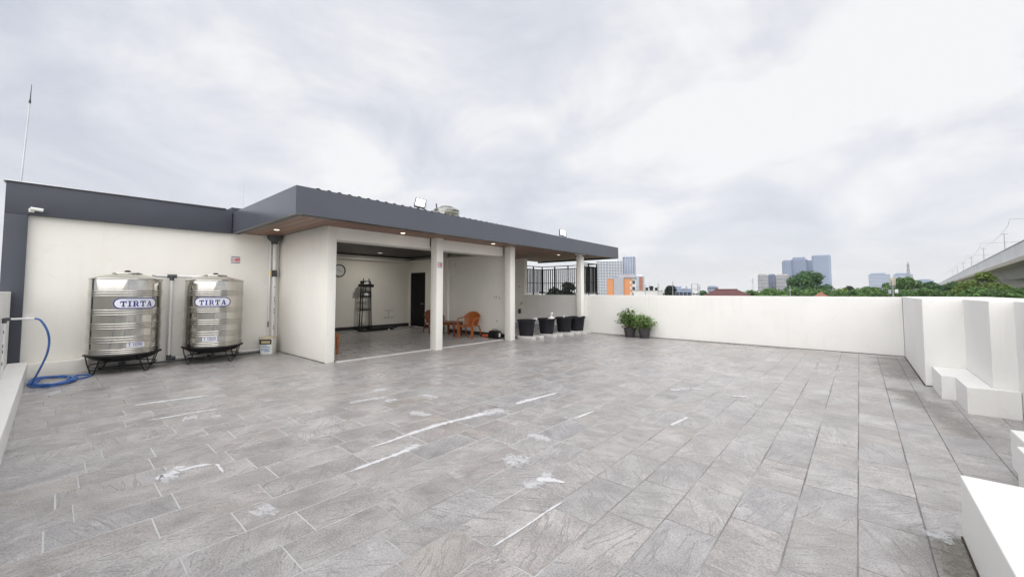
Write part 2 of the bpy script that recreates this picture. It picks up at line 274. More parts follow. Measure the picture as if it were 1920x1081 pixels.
# ------------------------------------------------------------------ mesh helpers
class MB:
    def __init__(s): s.v = []; s.f = []; s.uv = None
    def add(s, vs, fs):
        o = len(s.v); s.v += [tuple(v) for v in vs]; s.f += [tuple(i+o for i in f) for f in fs]; return s
    def quad(s, a, b, c, d): return s.add([a, b, c, d], [(0, 1, 2, 3)])
    def box(s, x0, x1, y0, y1, z0, z1, b=0.0):
        if x0 > x1: x0, x1 = x1, x0
        if y0 > y1: y0, y1 = y1, y0
        if z0 > z1: z0, z1 = z1, z0
        if b <= 0:
            return s.add([(x0,y0,z0),(x1,y0,z0),(x1,y1,z0),(x0,y1,z0),(x0,y0,z1),(x1,y0,z1),(x1,y1,z1),(x0,y1,z1)],
                         [(3,2,1,0),(4,5,6,7),(0,1,5,4),(1,2,6,5),(2,3,7,6),(3,0,4,7)])
        b = min(b, (x1-x0)*.45, (y1-y0)*.45, (z1-z0)*.45)
        bm = bmesh.new(); bmesh.ops.create_cube(bm, size=1)
        for v in bm.verts: v.co = Vector(((x0+x1)/2+v.co.x*(x1-x0), (y0+y1)/2+v.co.y*(y1-y0), (z0+z1)/2+v.co.z*(z1-z0)))
        bmesh.ops.bevel(bm, geom=list(bm.edges), offset=b, segments=2, profile=0.5, affect='EDGES')
        bm.verts.index_update(); s.add([v.co[:] for v in bm.verts], [[v.index for v in f.verts] for f in bm.faces]); bm.free(); return s
    def prism(s, pts, z0, z1):
        n = len(pts)
        s.add([(x, y, z0) for x, y in pts]+[(x, y, z1) for x, y in pts],
              [tuple(range(n-1, -1, -1)), tuple(range(n, 2*n))]+[(i, (i+1) % n, n+(i+1) % n, n+i) for i in range(n)]); return s
    def tube(s, pts, r, n=8, cap=True, rads=None):
        pts = [Vector(p) for p in pts]; o = len(s.v); up = Vector((0, 0, 1)); prev = None
        for i, p in enumerate(pts):
            t = (pts[min(i+1, len(pts)-1)]-pts[max(i-1, 0)]).normalized()
            if prev is None: a = t.cross(up if abs(t.z) < .95 else Vector((1, 0, 0))).normalized()
            else: a = (prev-t*prev.dot(t)).normalized()
            prev = a; b = t.cross(a); rr = rads[i] if rads else r
            for k in range(n):
                w = 2*math.pi*k/n; s.v.append(tuple(p+a*rr*math.cos(w)+b*rr*math.sin(w)))
        m = len(pts)
        for i in range(m-1):
            for k in range(n): s.f.append((o+i*n+k, o+i*n+(k+1) % n, o+(i+1)*n+(k+1) % n, o+(i+1)*n+k))
        if cap: s.f.append(tuple(o+k for k in range(n-1, -1, -1))); s.f.append(tuple(o+(m-1)*n+k for k in range(n)))
        return s
    def cyl(s, a, b, r, r2=None, n=16): return s.tube([a, b], r, n, True, [r, r if r2 is None else r2])
    def lathe(s, prof, n=32, c=(0, 0, 0)):
        o = len(s.v)
        for r, z in prof:
            for k in range(n):
                w = 2*math.pi*k/n; s.v.append((c[0]+r*math.cos(w), c[1]+r*math.sin(w), c[2]+z))
        m = len(prof)
        for i in range(m-1):
            for k in range(n): s.f.append((o+i*n+k, o+i*n+(k+1) % n, o+(i+1)*n+(k+1) % n, o+(i+1)*n+k))
        return s
    def disc(s, c, r, n=24, ax='z', flip=False):
        pts = []
        for k in range(n):
            w = 2*math.pi*k/n; a, b = r*math.cos(w), r*math.sin(w)
            pts.append((c[0]+a, c[1]+b, c[2]) if ax == 'z' else ((c[0], c[1]+a, c[2]+b) if ax == 'x' else (c[0]+a, c[1], c[2]+b)))
        return s.add(pts, [tuple(range(n-1, -1, -1)) if flip else tuple(range(n))])
    def mesh(s, name, smooth=True, angle=35):
        me = bpy.data.meshes.new(name); me.from_pydata(s.v, [], s.f); me.validate(); me.update()
        if smooth and len(me.polygons):
            me.polygons.foreach_set('use_smooth', [True]*len(me.polygons)); me.set_sharp_from_angle(angle=R(angle))
        return me
    def build(s, name, m, parent=None, loc=(0, 0, 0), rz=0.0, smooth=True, label=None):
        me = s.mesh(name, smooth); me.materials.append(MATS[m]); o = bpy.data.objects.new(name, me); col.objects.link(o)
        o.location = loc; o.rotation_euler = (0, 0, rz)
        if parent: o.parent = parent
        if label: o['label'] = label
        return o
def tag(o, label=None, cat=None, group=None, kind=None):
    if label: o['label'] = label
    if cat: o['category'] = cat
    if group: o['group'] = group
    if kind: o['kind'] = kind
    return o
def thing(name, label, cat, loc=(0, 0, 0), rz=0.0, group=None):
    o = bpy.data.objects.new(name, None); col.objects.link(o); o.location = loc; o.rotation_euler = (0, 0, rz)
    o.empty_display_size = 0.1; return tag(o, label, cat, group)
def share(name, me, m, parent, loc=(0, 0, 0), rot=(0, 0, 0)):
    o = bpy.data.objects.new(name, me); col.objects.link(o); o.location = loc; o.rotation_euler = rot; o.parent = parent
    return o
def box(*a): return MB().box(*a)

# ================================================================== SETTING
GZ = -8.5
g = MB(); g.add([(-3000,-3000,GZ),(3000,-3000,GZ),(3000,3000,GZ),(-3000,3000,GZ)], [(0,1,2,3)])
tag(g.build('ground', 'ground_far', smooth=False), 'flat city ground far below the roof terrace', None, kind='structure')
tag(box(-15.2, 2.2, -0.8, 14.6, GZ, -0.05).build('house_block', 'white_wall'), 'body of the house carrying the roof terrace', None, kind='structure')

# ---- terrace floor: stone slabs laid in rows along Y
PX, PY, GAP = 0.322, 0.62, 0.0055
X0, X1, Y0, Y1 = -11.3, 1.55, -0.26, 13.03
fl = MB(); fl.add([(X0,Y0,-.0016),(X1,Y0,-.0016),(X1,Y1,-.0016),(X0,Y1,-.0016)], [(0,1,2,3)])
floor = tag(fl.build('terrace_floor', 'grout', smooth=False), 'grey stone paved roof terrace floor with pale grout', None, kind='structure')
def slab_mesh(w, l, seed, name='tile'):
    """one slab: uneven cleft top, worn edges"""
    rr = random.Random(seed); nx, ny = 3, 4; h = 0.0; e = 0.0025
    bm = MB(); xs = [-w/2+e+(w-2*e)*i/(nx-1) for i in range(nx)]; ys = [-l/2+e+(l-2*e)*j/(ny-1) for j in range(ny)]
    top = [(x+rr.uniform(-.0015, .0015), y+rr.uniform(-.0015, .0015), h+rr.uniform(-.0006, .0010)) for y in ys for x in xs]
    per = [i for i in range(nx)]+[j*nx+nx-1 for j in range(1, ny)]+[(ny-1)*nx+i for i in range(nx-2, -1, -1)]+[j*nx for j in range(ny-2, 0, -1)]
    def out(p, z): return (p[0]+(e if p[0] > w/2-2*e else (-e if p[0] < -w/2+2*e else 0)), p[1]+(e if p[1] > l/2-2*e else (-e if p[1] < -l/2+2*e else 0)), z)
    mid = [out(top[i], -.004) for i in per]
    k = len(per); f = [(j*nx+i, j*nx+i+1, (j+1)*nx+i+1, (j+1)*nx+i) for j in range(ny-1) for i in range(nx-1)]
    n0 = len(top)
    for a in range(k):
        b = (a+1) % k; f.append((per[b], per[a], n0+a, n0+b))
    bm.add(top+mid, f); return bm
slots = []
nrow = int((X1-X0)/PX)+2
xs0 = -0.055-PX*math.ceil((-0.055-X0)/PX)
for i in range(nrow):
    xa, xb = max(X0, xs0+i*PX), min(X1, xs0+(i+1)*PX)
    if xb-xa < 0.06: continue
    rr = random.Random(i*31+5); off = (0.0, 0.31, 0.12, 0.43, 0.22, 0.52)[i % 6]+rr.uniform(-.05, .05)
    y = Y0-off
    while y < Y1:
        ln = PY*rr.choice((1, 1, 1, 1, 0.7, 1.25)) if (xa < -1.2) else PY
        ya, yb = max(Y0, y), min(Y1, y+ln); y += ln
        if yb-ya < 0.05: continue
        cx, cy = (xa+xb)/2, (ya+yb)/2
        area = 0; ok = False
        u, v, w = proj((cx, cy, 0))
        if w > 0.3:
            ps = [proj(p) for p in ((xa, ya, 0), (xb, ya, 0), (xb, yb, 0), (xa, yb, 0))]
            if all(p[2] > .2 for p in ps):
                inn = any(-20 < p[0] < 1940 and p[1] < 1100 for p in ps)
                a = 0
                for q in range(4):
                    x_, y_ = ps[q][:2]; x2, y2 = ps[(q+1) % 4][:2]; a += x_*y2-x2*y_
                if inn and not (cx > 0.43 and cy < 3.7) and not (cx < -10.95): area = abs(a)/2
        slots.append((area, xa, xb, ya, yb))
slots.sort(key=lambda t: -t[0])
bank = {}
for n, (area, xa, xb, ya, yb) in enumerate(slots[:300]):
    w, l = round(xb-xa-GAP, 4), round(yb-ya-GAP, 4); key = (w, l, n % 3)
    if key not in bank:
        bank[key] = slab_mesh(w, l, n).mesh('tile', True, 20); bank[key].materials.append(MATS['slate_tile'])
    rr = random.Random(n)
    share('tile', bank[key], None, floor, ((xa+xb)/2+rr.uniform(-.001, .001), (ya+yb)/2, rr.uniform(-.0002, .0008)), (rr.uniform(-.0012, .0012), rr.uniform(-.002, .002), rr.uniform(-.002, .002)))
far = MB()
for n, (area, xa, xb, ya, yb) in enumerate(slots[300:]):
    rr = random.Random(n+999); t = slab_mesh(xb-xa-GAP, yb-ya-GAP, n); a, b_ = rr.uniform(-.0012, .0012), rr.uniform(-.002, .002)
    far.add([((xa+xb)/2+x, (ya+yb)/2+y, z+a*y+b_*x) for x, y, z in t.v], t.f)
tag(far.build('distant_tiles', 'slate_tile_far', floor), kind='stuff')

# ---- dried cement smears on the slabs
NS = [0]
def smear(pts, wid, src, mt=None, nm='cement_smear', world=False):
    NS[0] += 1; patch = (max(wid) if isinstance(wid, list) else wid) >= .09 and len(pts) <= 3
    ox, oy, k = src or (0, 0, 1); P = [Vector((x, y, .0024+.0002*(NS[0] % 9))) for x, y in pts] if world else [on_z(ox+x/k, oy+y/k, 0.0028+.00015*(NS[0] % 9)) for x, y in pts]; W = wid if isinstance(wid, list) else [wid]*len(P)
    # refine
    Q, WW = [], []
    for i in range(len(P)-1):
        for j in range(6): t = j/6; Q.append(P[i].lerp(P[i+1], t)); WW.append(W[i]*(1-t)+W[i+1]*t)
    Q.append(P[-1]); WW.append(W[-1]); m = MB(); uv = []; n = len(Q)
    for i, p in enumerate(Q):
        t = (Q[min(i+1, n-1)]-Q[max(i-1, 0)]).normalized(); nn = Vector((-t.y, t.x, 0))
        w_ = WW[i]*(1.25 if patch else .78)*random.uniform(.6, 1.2)
        m.v += [tuple(p+nn*w_), tuple(p-nn*w_)]; uv += [(i/(n-1), 1), (i/(n-1), -1)]
    m.f = [(2*i, 2*i+1, 2*i+3, 2*i+2) for i in range(n-1)]
    o = m.build(nm, mt or ('cement_patch' if patch else 'cement_smear'), floor, smooth=False); l = o.data.uv_layers.new(name='UVMap')
    for lp in o.data.loops: l.data[lp.index].uv = uv[lp.vertex_index]
ZA, ZB, ZC = (0, 620, 2.345), (600, 620, 2.345), (1150, 600, 2.247)
smear([(150,530),(290,490),(400,450),(520,412),(600,392),(700,368),(800,345)], [.03,.04,.075,.075,.08,.10,.17], ZB)
smear([(720,372),(760,355),(815,343)], [.06,.17,.07], ZB)
smear([(850,325),(900,308),(960,293),(1070,265)], [.05,.10,.07,.03], ZB)
smear([(100,628),(230,580),(300,555),(380,525),(450,490)], [.03,.05,.06,.07,.09], ZB)
smear([(370,520),(450,500)], [.10,.06], ZB)
smear([(110,320),(200,303),(300,288)], [.10,.08,.05], ZB); smear([(395,352),(490,374)], [.12,.08], ZB)
smear([(280,312),(340,298)], .12, ZB); smear([(435,280),(525,292)], [.11,.09], ZB); smear([(235,262),(295,256)], .12, ZB)
smear([(905,455),(960,465),(1025,485)], [.07,.13,.08], ZB); smear([(800,575),(860,565),(930,560)], [.12,.17,.12], ZB)
smear([(885,692),(960,658),(1030,618)], [.04,.09,.05], ZB); smear([(940,650),(1010,652),(1090,668)], [.06,.07,.03], ZB)
smear([(740,960),(810,915),(900,860),(1000,790),(1110,725)], [.012,.016,.014,.018,.022], ZB)
smear([(1110,388),(1210,350)], .035, ZB); 


smear([(560,332),(690,312),(800,298),(950,280)], [.05,.07,.09,.06], ZA); smear([(620,398),(760,375),(870,355),(1000,336)], [.03,.05,.05,.04], ZA)
smear([(795,388),(880,376)], .14, ZA); smear([(925,378),(975,370)], .10, ZA)
smear([(660,650),(720,640),(780,615),(870,592),(950,585)], [.08,.10,.12,.07,.02], ZA); smear([(700,660),(790,635)], [.09,.06], ZA); smear([(760,600),(815,598)], .06, ZA)
smear([(950,580),(985,625)], .025, ZA); smear([(1110,812),(1210,765)], .10, ZA); smear([(205,288),(240,272),(280,258)], [.06,.12,.06], ZA)

smear([(225,298),(310,285),(390,292)], [.09,.12,.06], ZC); smear([(465,232),(555,234)], [.12,.08], ZC); smear([(495,318),(570,320)], .07, ZC); smear([(235,445),(320,405)], .05, ZC)
smear([(235,115),(300,108)], .10, ZC)

# dirt gathered along the wall feet, moss by the near bench
for pts, w in (([(.45, 12.9), (.55, 11.2), (.5, 9.3)], .42), ([(.30, 9.0), (.55, 8.0), (.75, 7.0), (.9, 5.9)], .40), ([(-7.2, 12.75), (-4.0, 12.80), (-.5, 12.75)], .26), ([(-10.6, .2), (-10.7, 1.6), (-10.75, 3.2)], .35), ([(.30, 3.9), (.22, 2.6), (.2, 1.0)], .20)):
    smear(pts, w, None, 'dirt_film', 'dirt_film', True)
smear([(.40, 3.80), (.37, 3.3), (.40, 2.6)], .11, None, 'moss', 'moss_patch', True); smear([(.36, 3.72), (.30, 3.55)], .09, None, 'cement_patch', 'cement_smear', True)
for a in ((-7.7, .74, 12.985, 12.999), (.738, .752, 9.19, 12.98), (.752, 1.19, 9.183, 9.197), (-11.2, -8.51, 3.79, 3.803), (.42, .428, .0, 3.70)):
    o = MB().box(a[0], a[1], a[2], a[3], -.001, .010).build('edge_joint', 'soil', floor)

# ================================================================== PAVILION
FX = -8.5
pav = thing('rooftop_pavilion', 'low cream roof pavilion with dark grey fascia and open room', 'building', (-11.2, 4, 0))
BASE = Vector((-11.2, 4, 0))
class PB(MB):
    def build(s, name, m, parent=None, label=None, smooth=True):
        p = parent or pav; o = MB.build(s, name, m, p, label=label, smooth=smooth)
        o.location = -BASE if p is pav else (0, 0, 0); return o
def pbox(*a): return PB().box(*a)
# the left block
pbox(-14.95, -11.25, -0.56, 3.80, -0.02, 3.25).build('front_wall', 'wall_paint')
PB().box(-11.30, -11.13, -0.60, -0.335, -0.02, 2.868, .004).build('dark_pier', 'band_grey', label='dark grey vertical pier at the wall end')
PB().box(-11.32, -11.13, -0.60, 2.72, 2.872, 3.425, .004).build('dark_band', 'band_grey')
PB().box(-11.40, -11.10, -0.63, 2.60, 3.429, 3.447, .003).build('band_capping', 'zinc')
PB().box(-14.95, -11.325, -0.58, 2.70, 3.255, 3.40).build('roof_slab', 'concrete')
pbox(-11.245, -11.0, -0.27, 0.50, -0.02, 0.235, .006).build('plinth', 'wall_paint')
pbox(-11.245, -11.05, 0.38, 0.62, 0.02, 0.262, .006).build('plinth_step', 'wall_paint')
# stub wall and columns
pbox(-11.6, -8.5, 3.805, 4.0, -0.02, 2.93, .008).build('wing_wall', 'wall_paint')
for x0, x1, y0, y1 in ((-8.49, -8.24, 6.51, 6.72), (-8.38, -8.14, 9.29, 9.51), (-7.92, -7.72, 12.76, 12.985)):
    pbox(x0, x1, y0, y1, -0.02, 2.93, .006).build('column', 'wall_paint')
pbox(-8.78, -8.53, 4.005, 6.505, 2.63, 2.93).build('beam', 'wall_paint')
pbox(-8.70, -8.46, 6.725, 9.285, 2.62, 2.93).build('beam', 'wall_paint')
# room
pbox(-14.95, -14.75, 4.0, 10.35, -0.02, 3.2).build('rear_wall', 'room_paint')
pbox(-14.745, -11.55, 4.02, 4.14, -0.02, 3.2).build('room_side_wall', 'room_paint')
dw = PB(); dw.box(-13.60, -11.45, 10.15, 10.35, -0.02, 3.2); dw.box(-14.745, -13.60, 10.15, 10.35, 2.31, 3.2); dw.box(-14.745, -14.66, 10.15, 10.35, -.02, 2.31)
dw.build('door_wall', 'room_paint')
door = pbox(-14.655, -13.605, 10.19, 10.24, 0.03, 2.305).build('door', 'door_black')
PB().tube([(-13.72, 10.18, 1.0), (-13.72, 10.13, 1.0), (-13.86, 10.13, 1.0)], .011, 8).build('handle', 'steel_grey', door)
rw = PB(); rw.box(-11.45, -8.42, 9.56, 9.74, -0.02, 2.93); rw.box(-11.60, -11.44, 9.52, 12.99, -0.02, 2.93); rw.build('side_wall', 'wall_paint')
pbox(-11.62, -11.36, 9.46, 9.60, -0.02, 2.93).build('pilaster', 'room_paint')
# cornice and ceiling of the room
cn = PB(); cn.box(-14.745, -14.45, 4.15, 10.145, 2.735, 2.80); cn.box(-14.745, -14.55, 4.15, 10.145, 2.80, 2.90)
cn.box(-14.44, -11.63, 9.86, 10.145, 2.735, 2.80); cn.box(-11.34, -8.8, 9.2, 9.55, 2.66, 2.72); cn.box(-9.2, -8.785, 4.15, 9.195, 2.66, 2.72); cn.build('cornice', 'room_paint')
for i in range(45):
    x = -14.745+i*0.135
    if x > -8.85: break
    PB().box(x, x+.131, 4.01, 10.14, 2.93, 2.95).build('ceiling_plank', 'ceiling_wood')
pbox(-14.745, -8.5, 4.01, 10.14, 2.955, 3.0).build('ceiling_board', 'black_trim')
sk = PB(); sk.box(-14.745, -14.72, 4.15, 10.14, 0.035, 0.16); sk.box(-13.60, -11.63, 10.12, 10.145, .035, .16); sk.box(-11.355, -8.43, 9.53, 9.555, .035, .15)
sk.build('skirting', 'skirting')
# far wall of the recess behind the tubs: full height piece
pbox(-11.6, -10.62, 13.005, 13.2, -0.02, 2.93).build('end_wall', 'wall_paint')
pbox(-11.43, -7.95, 12.965, 13.0, 0.0, 0.20).build('end_skirting', 'grey_wall')
# canopy
cY0, cY1, cX = 2.74, 15.15, -7.4
def slope(y, near, far_): return near+(far_-near)*(y-cY0)/(cY1-cY0)
fs = PB()
def shell(pts_in, pts_out):
    pass
for (xa, ya, xb, yb, nx, ny) in ((-11.5, cY0, cX, cY0, 0, 1), (cX, cY0, cX, cY1, -1, 0), (cX, cY1, -11.5, cY1, 0, -1)):
    t = 0.05
    P = [(xa, ya), (xb, yb), (xb+nx*t, yb+ny*t), (xa+nx*t, ya+ny*t)]
    if nx: P = [(xa, ya+t), (xb, yb-t), (xb-t, yb-t), (xa-t, ya+t)]
    elif ya < 5: P = [(xa, ya), (xb, ya), (xb, ya+t), (xa, ya+t)]
    else: P = [(xb, ya-t), (xa, ya-t), (xa, ya), (xb, ya)]
    b = [(x, y, slope(y, 2.872, 2.845)) for x, y in P]; tp = [(x, y, slope(y, 3.37, 3.295)) for x, y in P]
    part = PB(); part.add(b+tp, [(3,2,1,0),(4,5,6,7),(0,1,5,4),(1,2,6,5),(2,3,7,6),(3,0,4,7)])
    fo = part.build('fascia_panel', 'fascia_grey', smooth=False)
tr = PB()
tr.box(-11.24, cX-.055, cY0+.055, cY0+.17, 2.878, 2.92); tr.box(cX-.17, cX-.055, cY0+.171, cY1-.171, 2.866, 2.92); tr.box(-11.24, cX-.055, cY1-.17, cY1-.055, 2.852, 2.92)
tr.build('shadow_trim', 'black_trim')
y = cY0+.175; k = 0
while y < cY1-.2:
    y2 = min(y+.189, cY1-.175)
    xb = cX-.175
    if y2 < 3.85: xa = -11.24
    elif y < 9.62: xa = -8.525
    else: xa = -11.43
    PB().box(xa, xb, y, y2, 2.900, 2.915).build('soffit_plank', 'soffit_wood')
    y += .20; k += 1
pbox(-11.24, cX-.06, cY0+.06, 3.99, 2.925, 2.95).build('soffit_backing', 'black_trim')
pbox(-8.5, cX-.06, 4.0, 9.6, 2.935, 2.95).build('soffit_backing', 'black_trim')
pbox(-11.43, cX-.06, 9.75, cY1-.06, 2.935, 2.95).build('soffit_backing', 'black_trim')
# corrugated roof sheet, ridges along X, edge just above the fascia
rs = PB(); nW = 620; ya, yb = cY0+.35, cY1-.1
for i in range(nW+1):
    y = ya+(yb-ya)*i/nW; z = .020*math.sin(2*math.pi*(y-ya)/.2)
    e = slope(y, 3.385, 3.30)
    rs.v += [(cX-.052, y, e+z-.001), (-11.3, y, e+z+.16)]
rs.f = [(2*i, 2*i+2, 2*i+3, 2*i+1) for i in range(nW)]
rs.build('roof_sheet', 'corrugated')
pbox(-15.0, -11.31, 2.75, 15.0, 3.2, 3.52).build('rear_parapet', 'band_grey')
# threshold and room floor
pbox(-8.48, -8.40, 4.01, 9.28, -0.004, 0.020, .003).build('threshold', 'threshold')
rf = MB(); rf.box(-14.74, -8.49, 4.01, 10.2, -.03, .0222); room = tag(rf.build('room_floor', 'skirting', smooth=False), 'stone paved floor of the open shaded room', None, kind='structure')
rt = MB()
for i in range(20):
    xb = -8.495-i*PX; xa = max(xb-PX, -14.74); y = 4.02-(i % 3)*.2
    if xb-xa < .05: break
    while y < 10.1:
        a_, b_ = max(y, 4.02), min(y+PY, 10.14); y += PY
        if b_-a_ < .05: continue
        t = slab_mesh(xb-xa-.018, b_-a_-.018, i*77+int(y*10)); rt.add([((xa+xb)/2+x, (a_+b_)/2+yy, z+.0245+random.uniform(-.0004, .0006)) for x, yy, z in t.v], t.f)
tag(rt.build('room_tiles', 'slate_tile_far', room), kind='stuff')

# ================================================================== PARAPETS AND LEDGES
def parapet(name, pts, h, label, m='parapet_paint', z0=-0.05, cat='wall'):
    o = MB().prism(pts, z0, h).build(name, m, smooth=False)
    bv = o.modifiers.new('bevel', 'BEVEL'); bv.width = .008; bv.segments = 2; bv.limit_method = 'ANGLE'
    return tag(o, label, cat)
parapet('parapet_wall', [(-10.615, 13.0), (0.75, 13.0), (0.75, 13.25), (-10.615, 13.25)], 1.375, 'long white parapet wall along the far side behind the potted plants')
parapet('parapet_wall', [(0.755, 13.25), (0.755, 9.2), (1.2, 9.2), (1.2, 7.6), (1.40, 7.6), (1.40, -0.8), (2.1, -0.8), (2.1, 13.25)], 1.385, 'stepped white parapet wall with zigzag faces at the right')
parapet('parapet_wall', [(-11.10, -0.80), (1.395, -0.80), (1.395, -0.47), (-11.10, -0.47)], 1.50, 'white parapet wall carrying the tap at the left edge')
parapet('wall_ledge', [(-11.10, -0.465), (0.42, -0.465), (0.42, -0.24), (-11.10, -0.24)], 0.265, 'low white ledge under the tap and blue hose', cat='ledge')
parapet('wall_ledge', [(0.83, 8.25), (0.965, 8.25), (0.965, 7.47), (1.395, 7.47), (1.395, 7.595), (1.195, 7.595), (1.195, 9.195), (0.83, 9.195)], 0.325, 'white L shaped ledge at the foot of the zigzag wall', cat='ledge')
parapet('wall_ledge', [(0.94, 5.45), (1.395, 5.45), (1.395, 4.90), (0.94, 4.90)], 0.32, 'small white ledge block cut by the right frame edge', cat='ledge')
parapet('wall_ledge', [(0.87, 4.895), (1.395, 4.895), (1.395, 4.3), (0.87, 4.3)], 0.32, 'small white ledge block just behind the large corner bench', cat='ledge')
parapet('wall_ledge', [(0.43, 3.70), (1.395, 3.70), (1.395, -0.46), (0.43, -0.46)], 0.38, 'large white bench ledge in the bottom right corner', cat='ledge')
tag(box(-10.95, -7.75, 13.255, 14.58, 1.20, 1.355).build('balcony_slab', 'parapet_paint'), 'white slab below the black railing behind the recess', 'slab')

# ---- black railing
rl = thing('balcony_railing', 'black metal bar railing above the recess wall behind the tubs', 'railing', (-10.8, 14.4, 1.357))
RB = Vector((-10.8, 14.4, 1.357)); bar = MB().box(-.016, .016, -.016, .016, 0, 1.01).mesh('bar', False); bar.materials.append(MATS['rail_black'])
post = MB().box(-.02, .02, -.02, .02, 0, 1.25).mesh('post', False); post.materials.append(MATS['rail_black'])
c3_ = [(-10.72, 13.12), (-10.72, 14.4), (-7.98, 14.4), (-7.98, 13.12)]
for si in range(3):
    a, b = Vector((*c3_[si], 0)), Vector((*c3_[si+1], 0)); ln = (b-a).length; d = (b-a)/ln; n = int(ln/.098)
    for i in range(n):
        p = a+d*(ln*(i+.5)/n); share('bar', bar, None, rl, Vector((p.x, p.y, 1.47))-RB)
    np_ = max(1, round(ln/.7))
    for i in range(np_+(si == 2)):
        p = a+d*(ln*i/np_); share('post', post, None, rl, Vector((p.x, p.y, 1.357))-RB)
    for z, hh in ((1.455, .022), (1.87, .022), (2.475, .03), (2.60, .03)):
        m = MB(); e = .02
        m.box(min(a.x, b.x)-.012, max(a.x, b.x)+.012, min(a.y, b.y)-.012, max(a.y, b.y)+.012, z-hh/2+si*.001, z+hh/2+si*.001)
        o = m.build('rail', 'rail_black', rl); o.location = -RB

# ================================================================== WATER TANKS
LET = {'T': (1.0, [(0,.8,1,1),(0,.6,.13,.8),(.87,.6,1,.8),(.37,.14,.63,.8),(.22,0,.78,.14)]),
       'I': (.62, [(0,.86,.62,1),(.18,.14,.44,.86),(0,0,.62,.14)]),
       'R': (1.05, [(0,.86,.78,1),(.14,.14,.40,.86),(0,0,.54,.14),(.66,.56,.92,.86),(.40,.43,.80,.56),[(.52,.43),(.78,.43),(1.05,0),(.76,0)]]),
       'A': (1.12, [[(.14,.12),(.28,.12),(.58,1),(.44,1)],[(.44,1),(.70,1),(1.0,.12),(.70,.12)],(.30,.30,.64,.42),(0,0,.40,.12),(.60,0,1.12,.12)]),
       '1': (.5, [(.2,0,.38,1),(.02,.72,.2,.86)]), '0': (.72, [(0,.12,.17,.88),(.55,.12,.72,.88),(.1,.86,.62,1),(.1,0,.62,.14)]),
       't': (.72, [(0,.85,.72,1),(.27,0,.45,.85)]), '.': (.3, [(.06,0,.24,.17)])}
def lettering(txt, w, h, gap=.16):
    """list of quads in [-w/2,w/2]x[-h/2,h/2]"""
    tot = sum(LET[c][0] for c in txt)+gap*(len(txt)-1); sx = w/tot; q = []; x = 0
    for c in txt:
        for r in LET[c][1]:
            pts = [(r[0], r[1]), (r[2], r[1]), (r[2], r[3]), (r[0], r[3])] if isinstance(r, tuple) else r
            q.append([((x+a)*sx-w/2, b*h-h/2) for a, b in pts])
        x += LET[c][0]+gap
    return q
def wrap(mb, quads, Rr, th0, zc_, facing, right, lift0=.0):
    for k, pts in enumerate(quads):
        n = max(1, int((max(p[0] for p in pts)-min(p[0] for p in pts))/.02)); lift = Rr+lift0+.0002*(k % 7)
        def P(s, h):
            th = th0+s/Rr; d = facing*math.cos(th)+right*math.sin(th); return (d.x*lift, d.y*lift, zc_+h)
        if len(pts) == 4 and n > 1:
            a, b, c, d = pts
            for i in range(n):
                t, u = i/n, (i+1)/n; li = lambda p, q, w: (p[0]+(q[0]-p[0])*w, p[1]+(q[1]-p[1])*w)
                mb.quad(P(*li(a, b, t)), P(*li(a, b, u)), P(*li(d, c, u)), P(*li(d, c, t)))
        else: mb.add([P(*p) for p in pts], [tuple(range(len(pts)))])
def stadium(w, h, n=14):
    """thin vertical quads forming a pill"""
    q = []; m = 36; xs = [-w/2+w*i/m for i in range(m+1)]; r = h/2
    def hh(x):
        e = abs(x)-(w/2-r*1.25)
        return r if e <= 0 else r*math.sqrt(max(0, 1-(e/(r*1.25))**2))
    for i in range(m): q.append([(xs[i], -hh(xs[i])), (xs[i+1], -hh(xs[i+1])), (xs[i+1], hh(xs[i+1])), (xs[i], hh(xs[i]))])
    return q
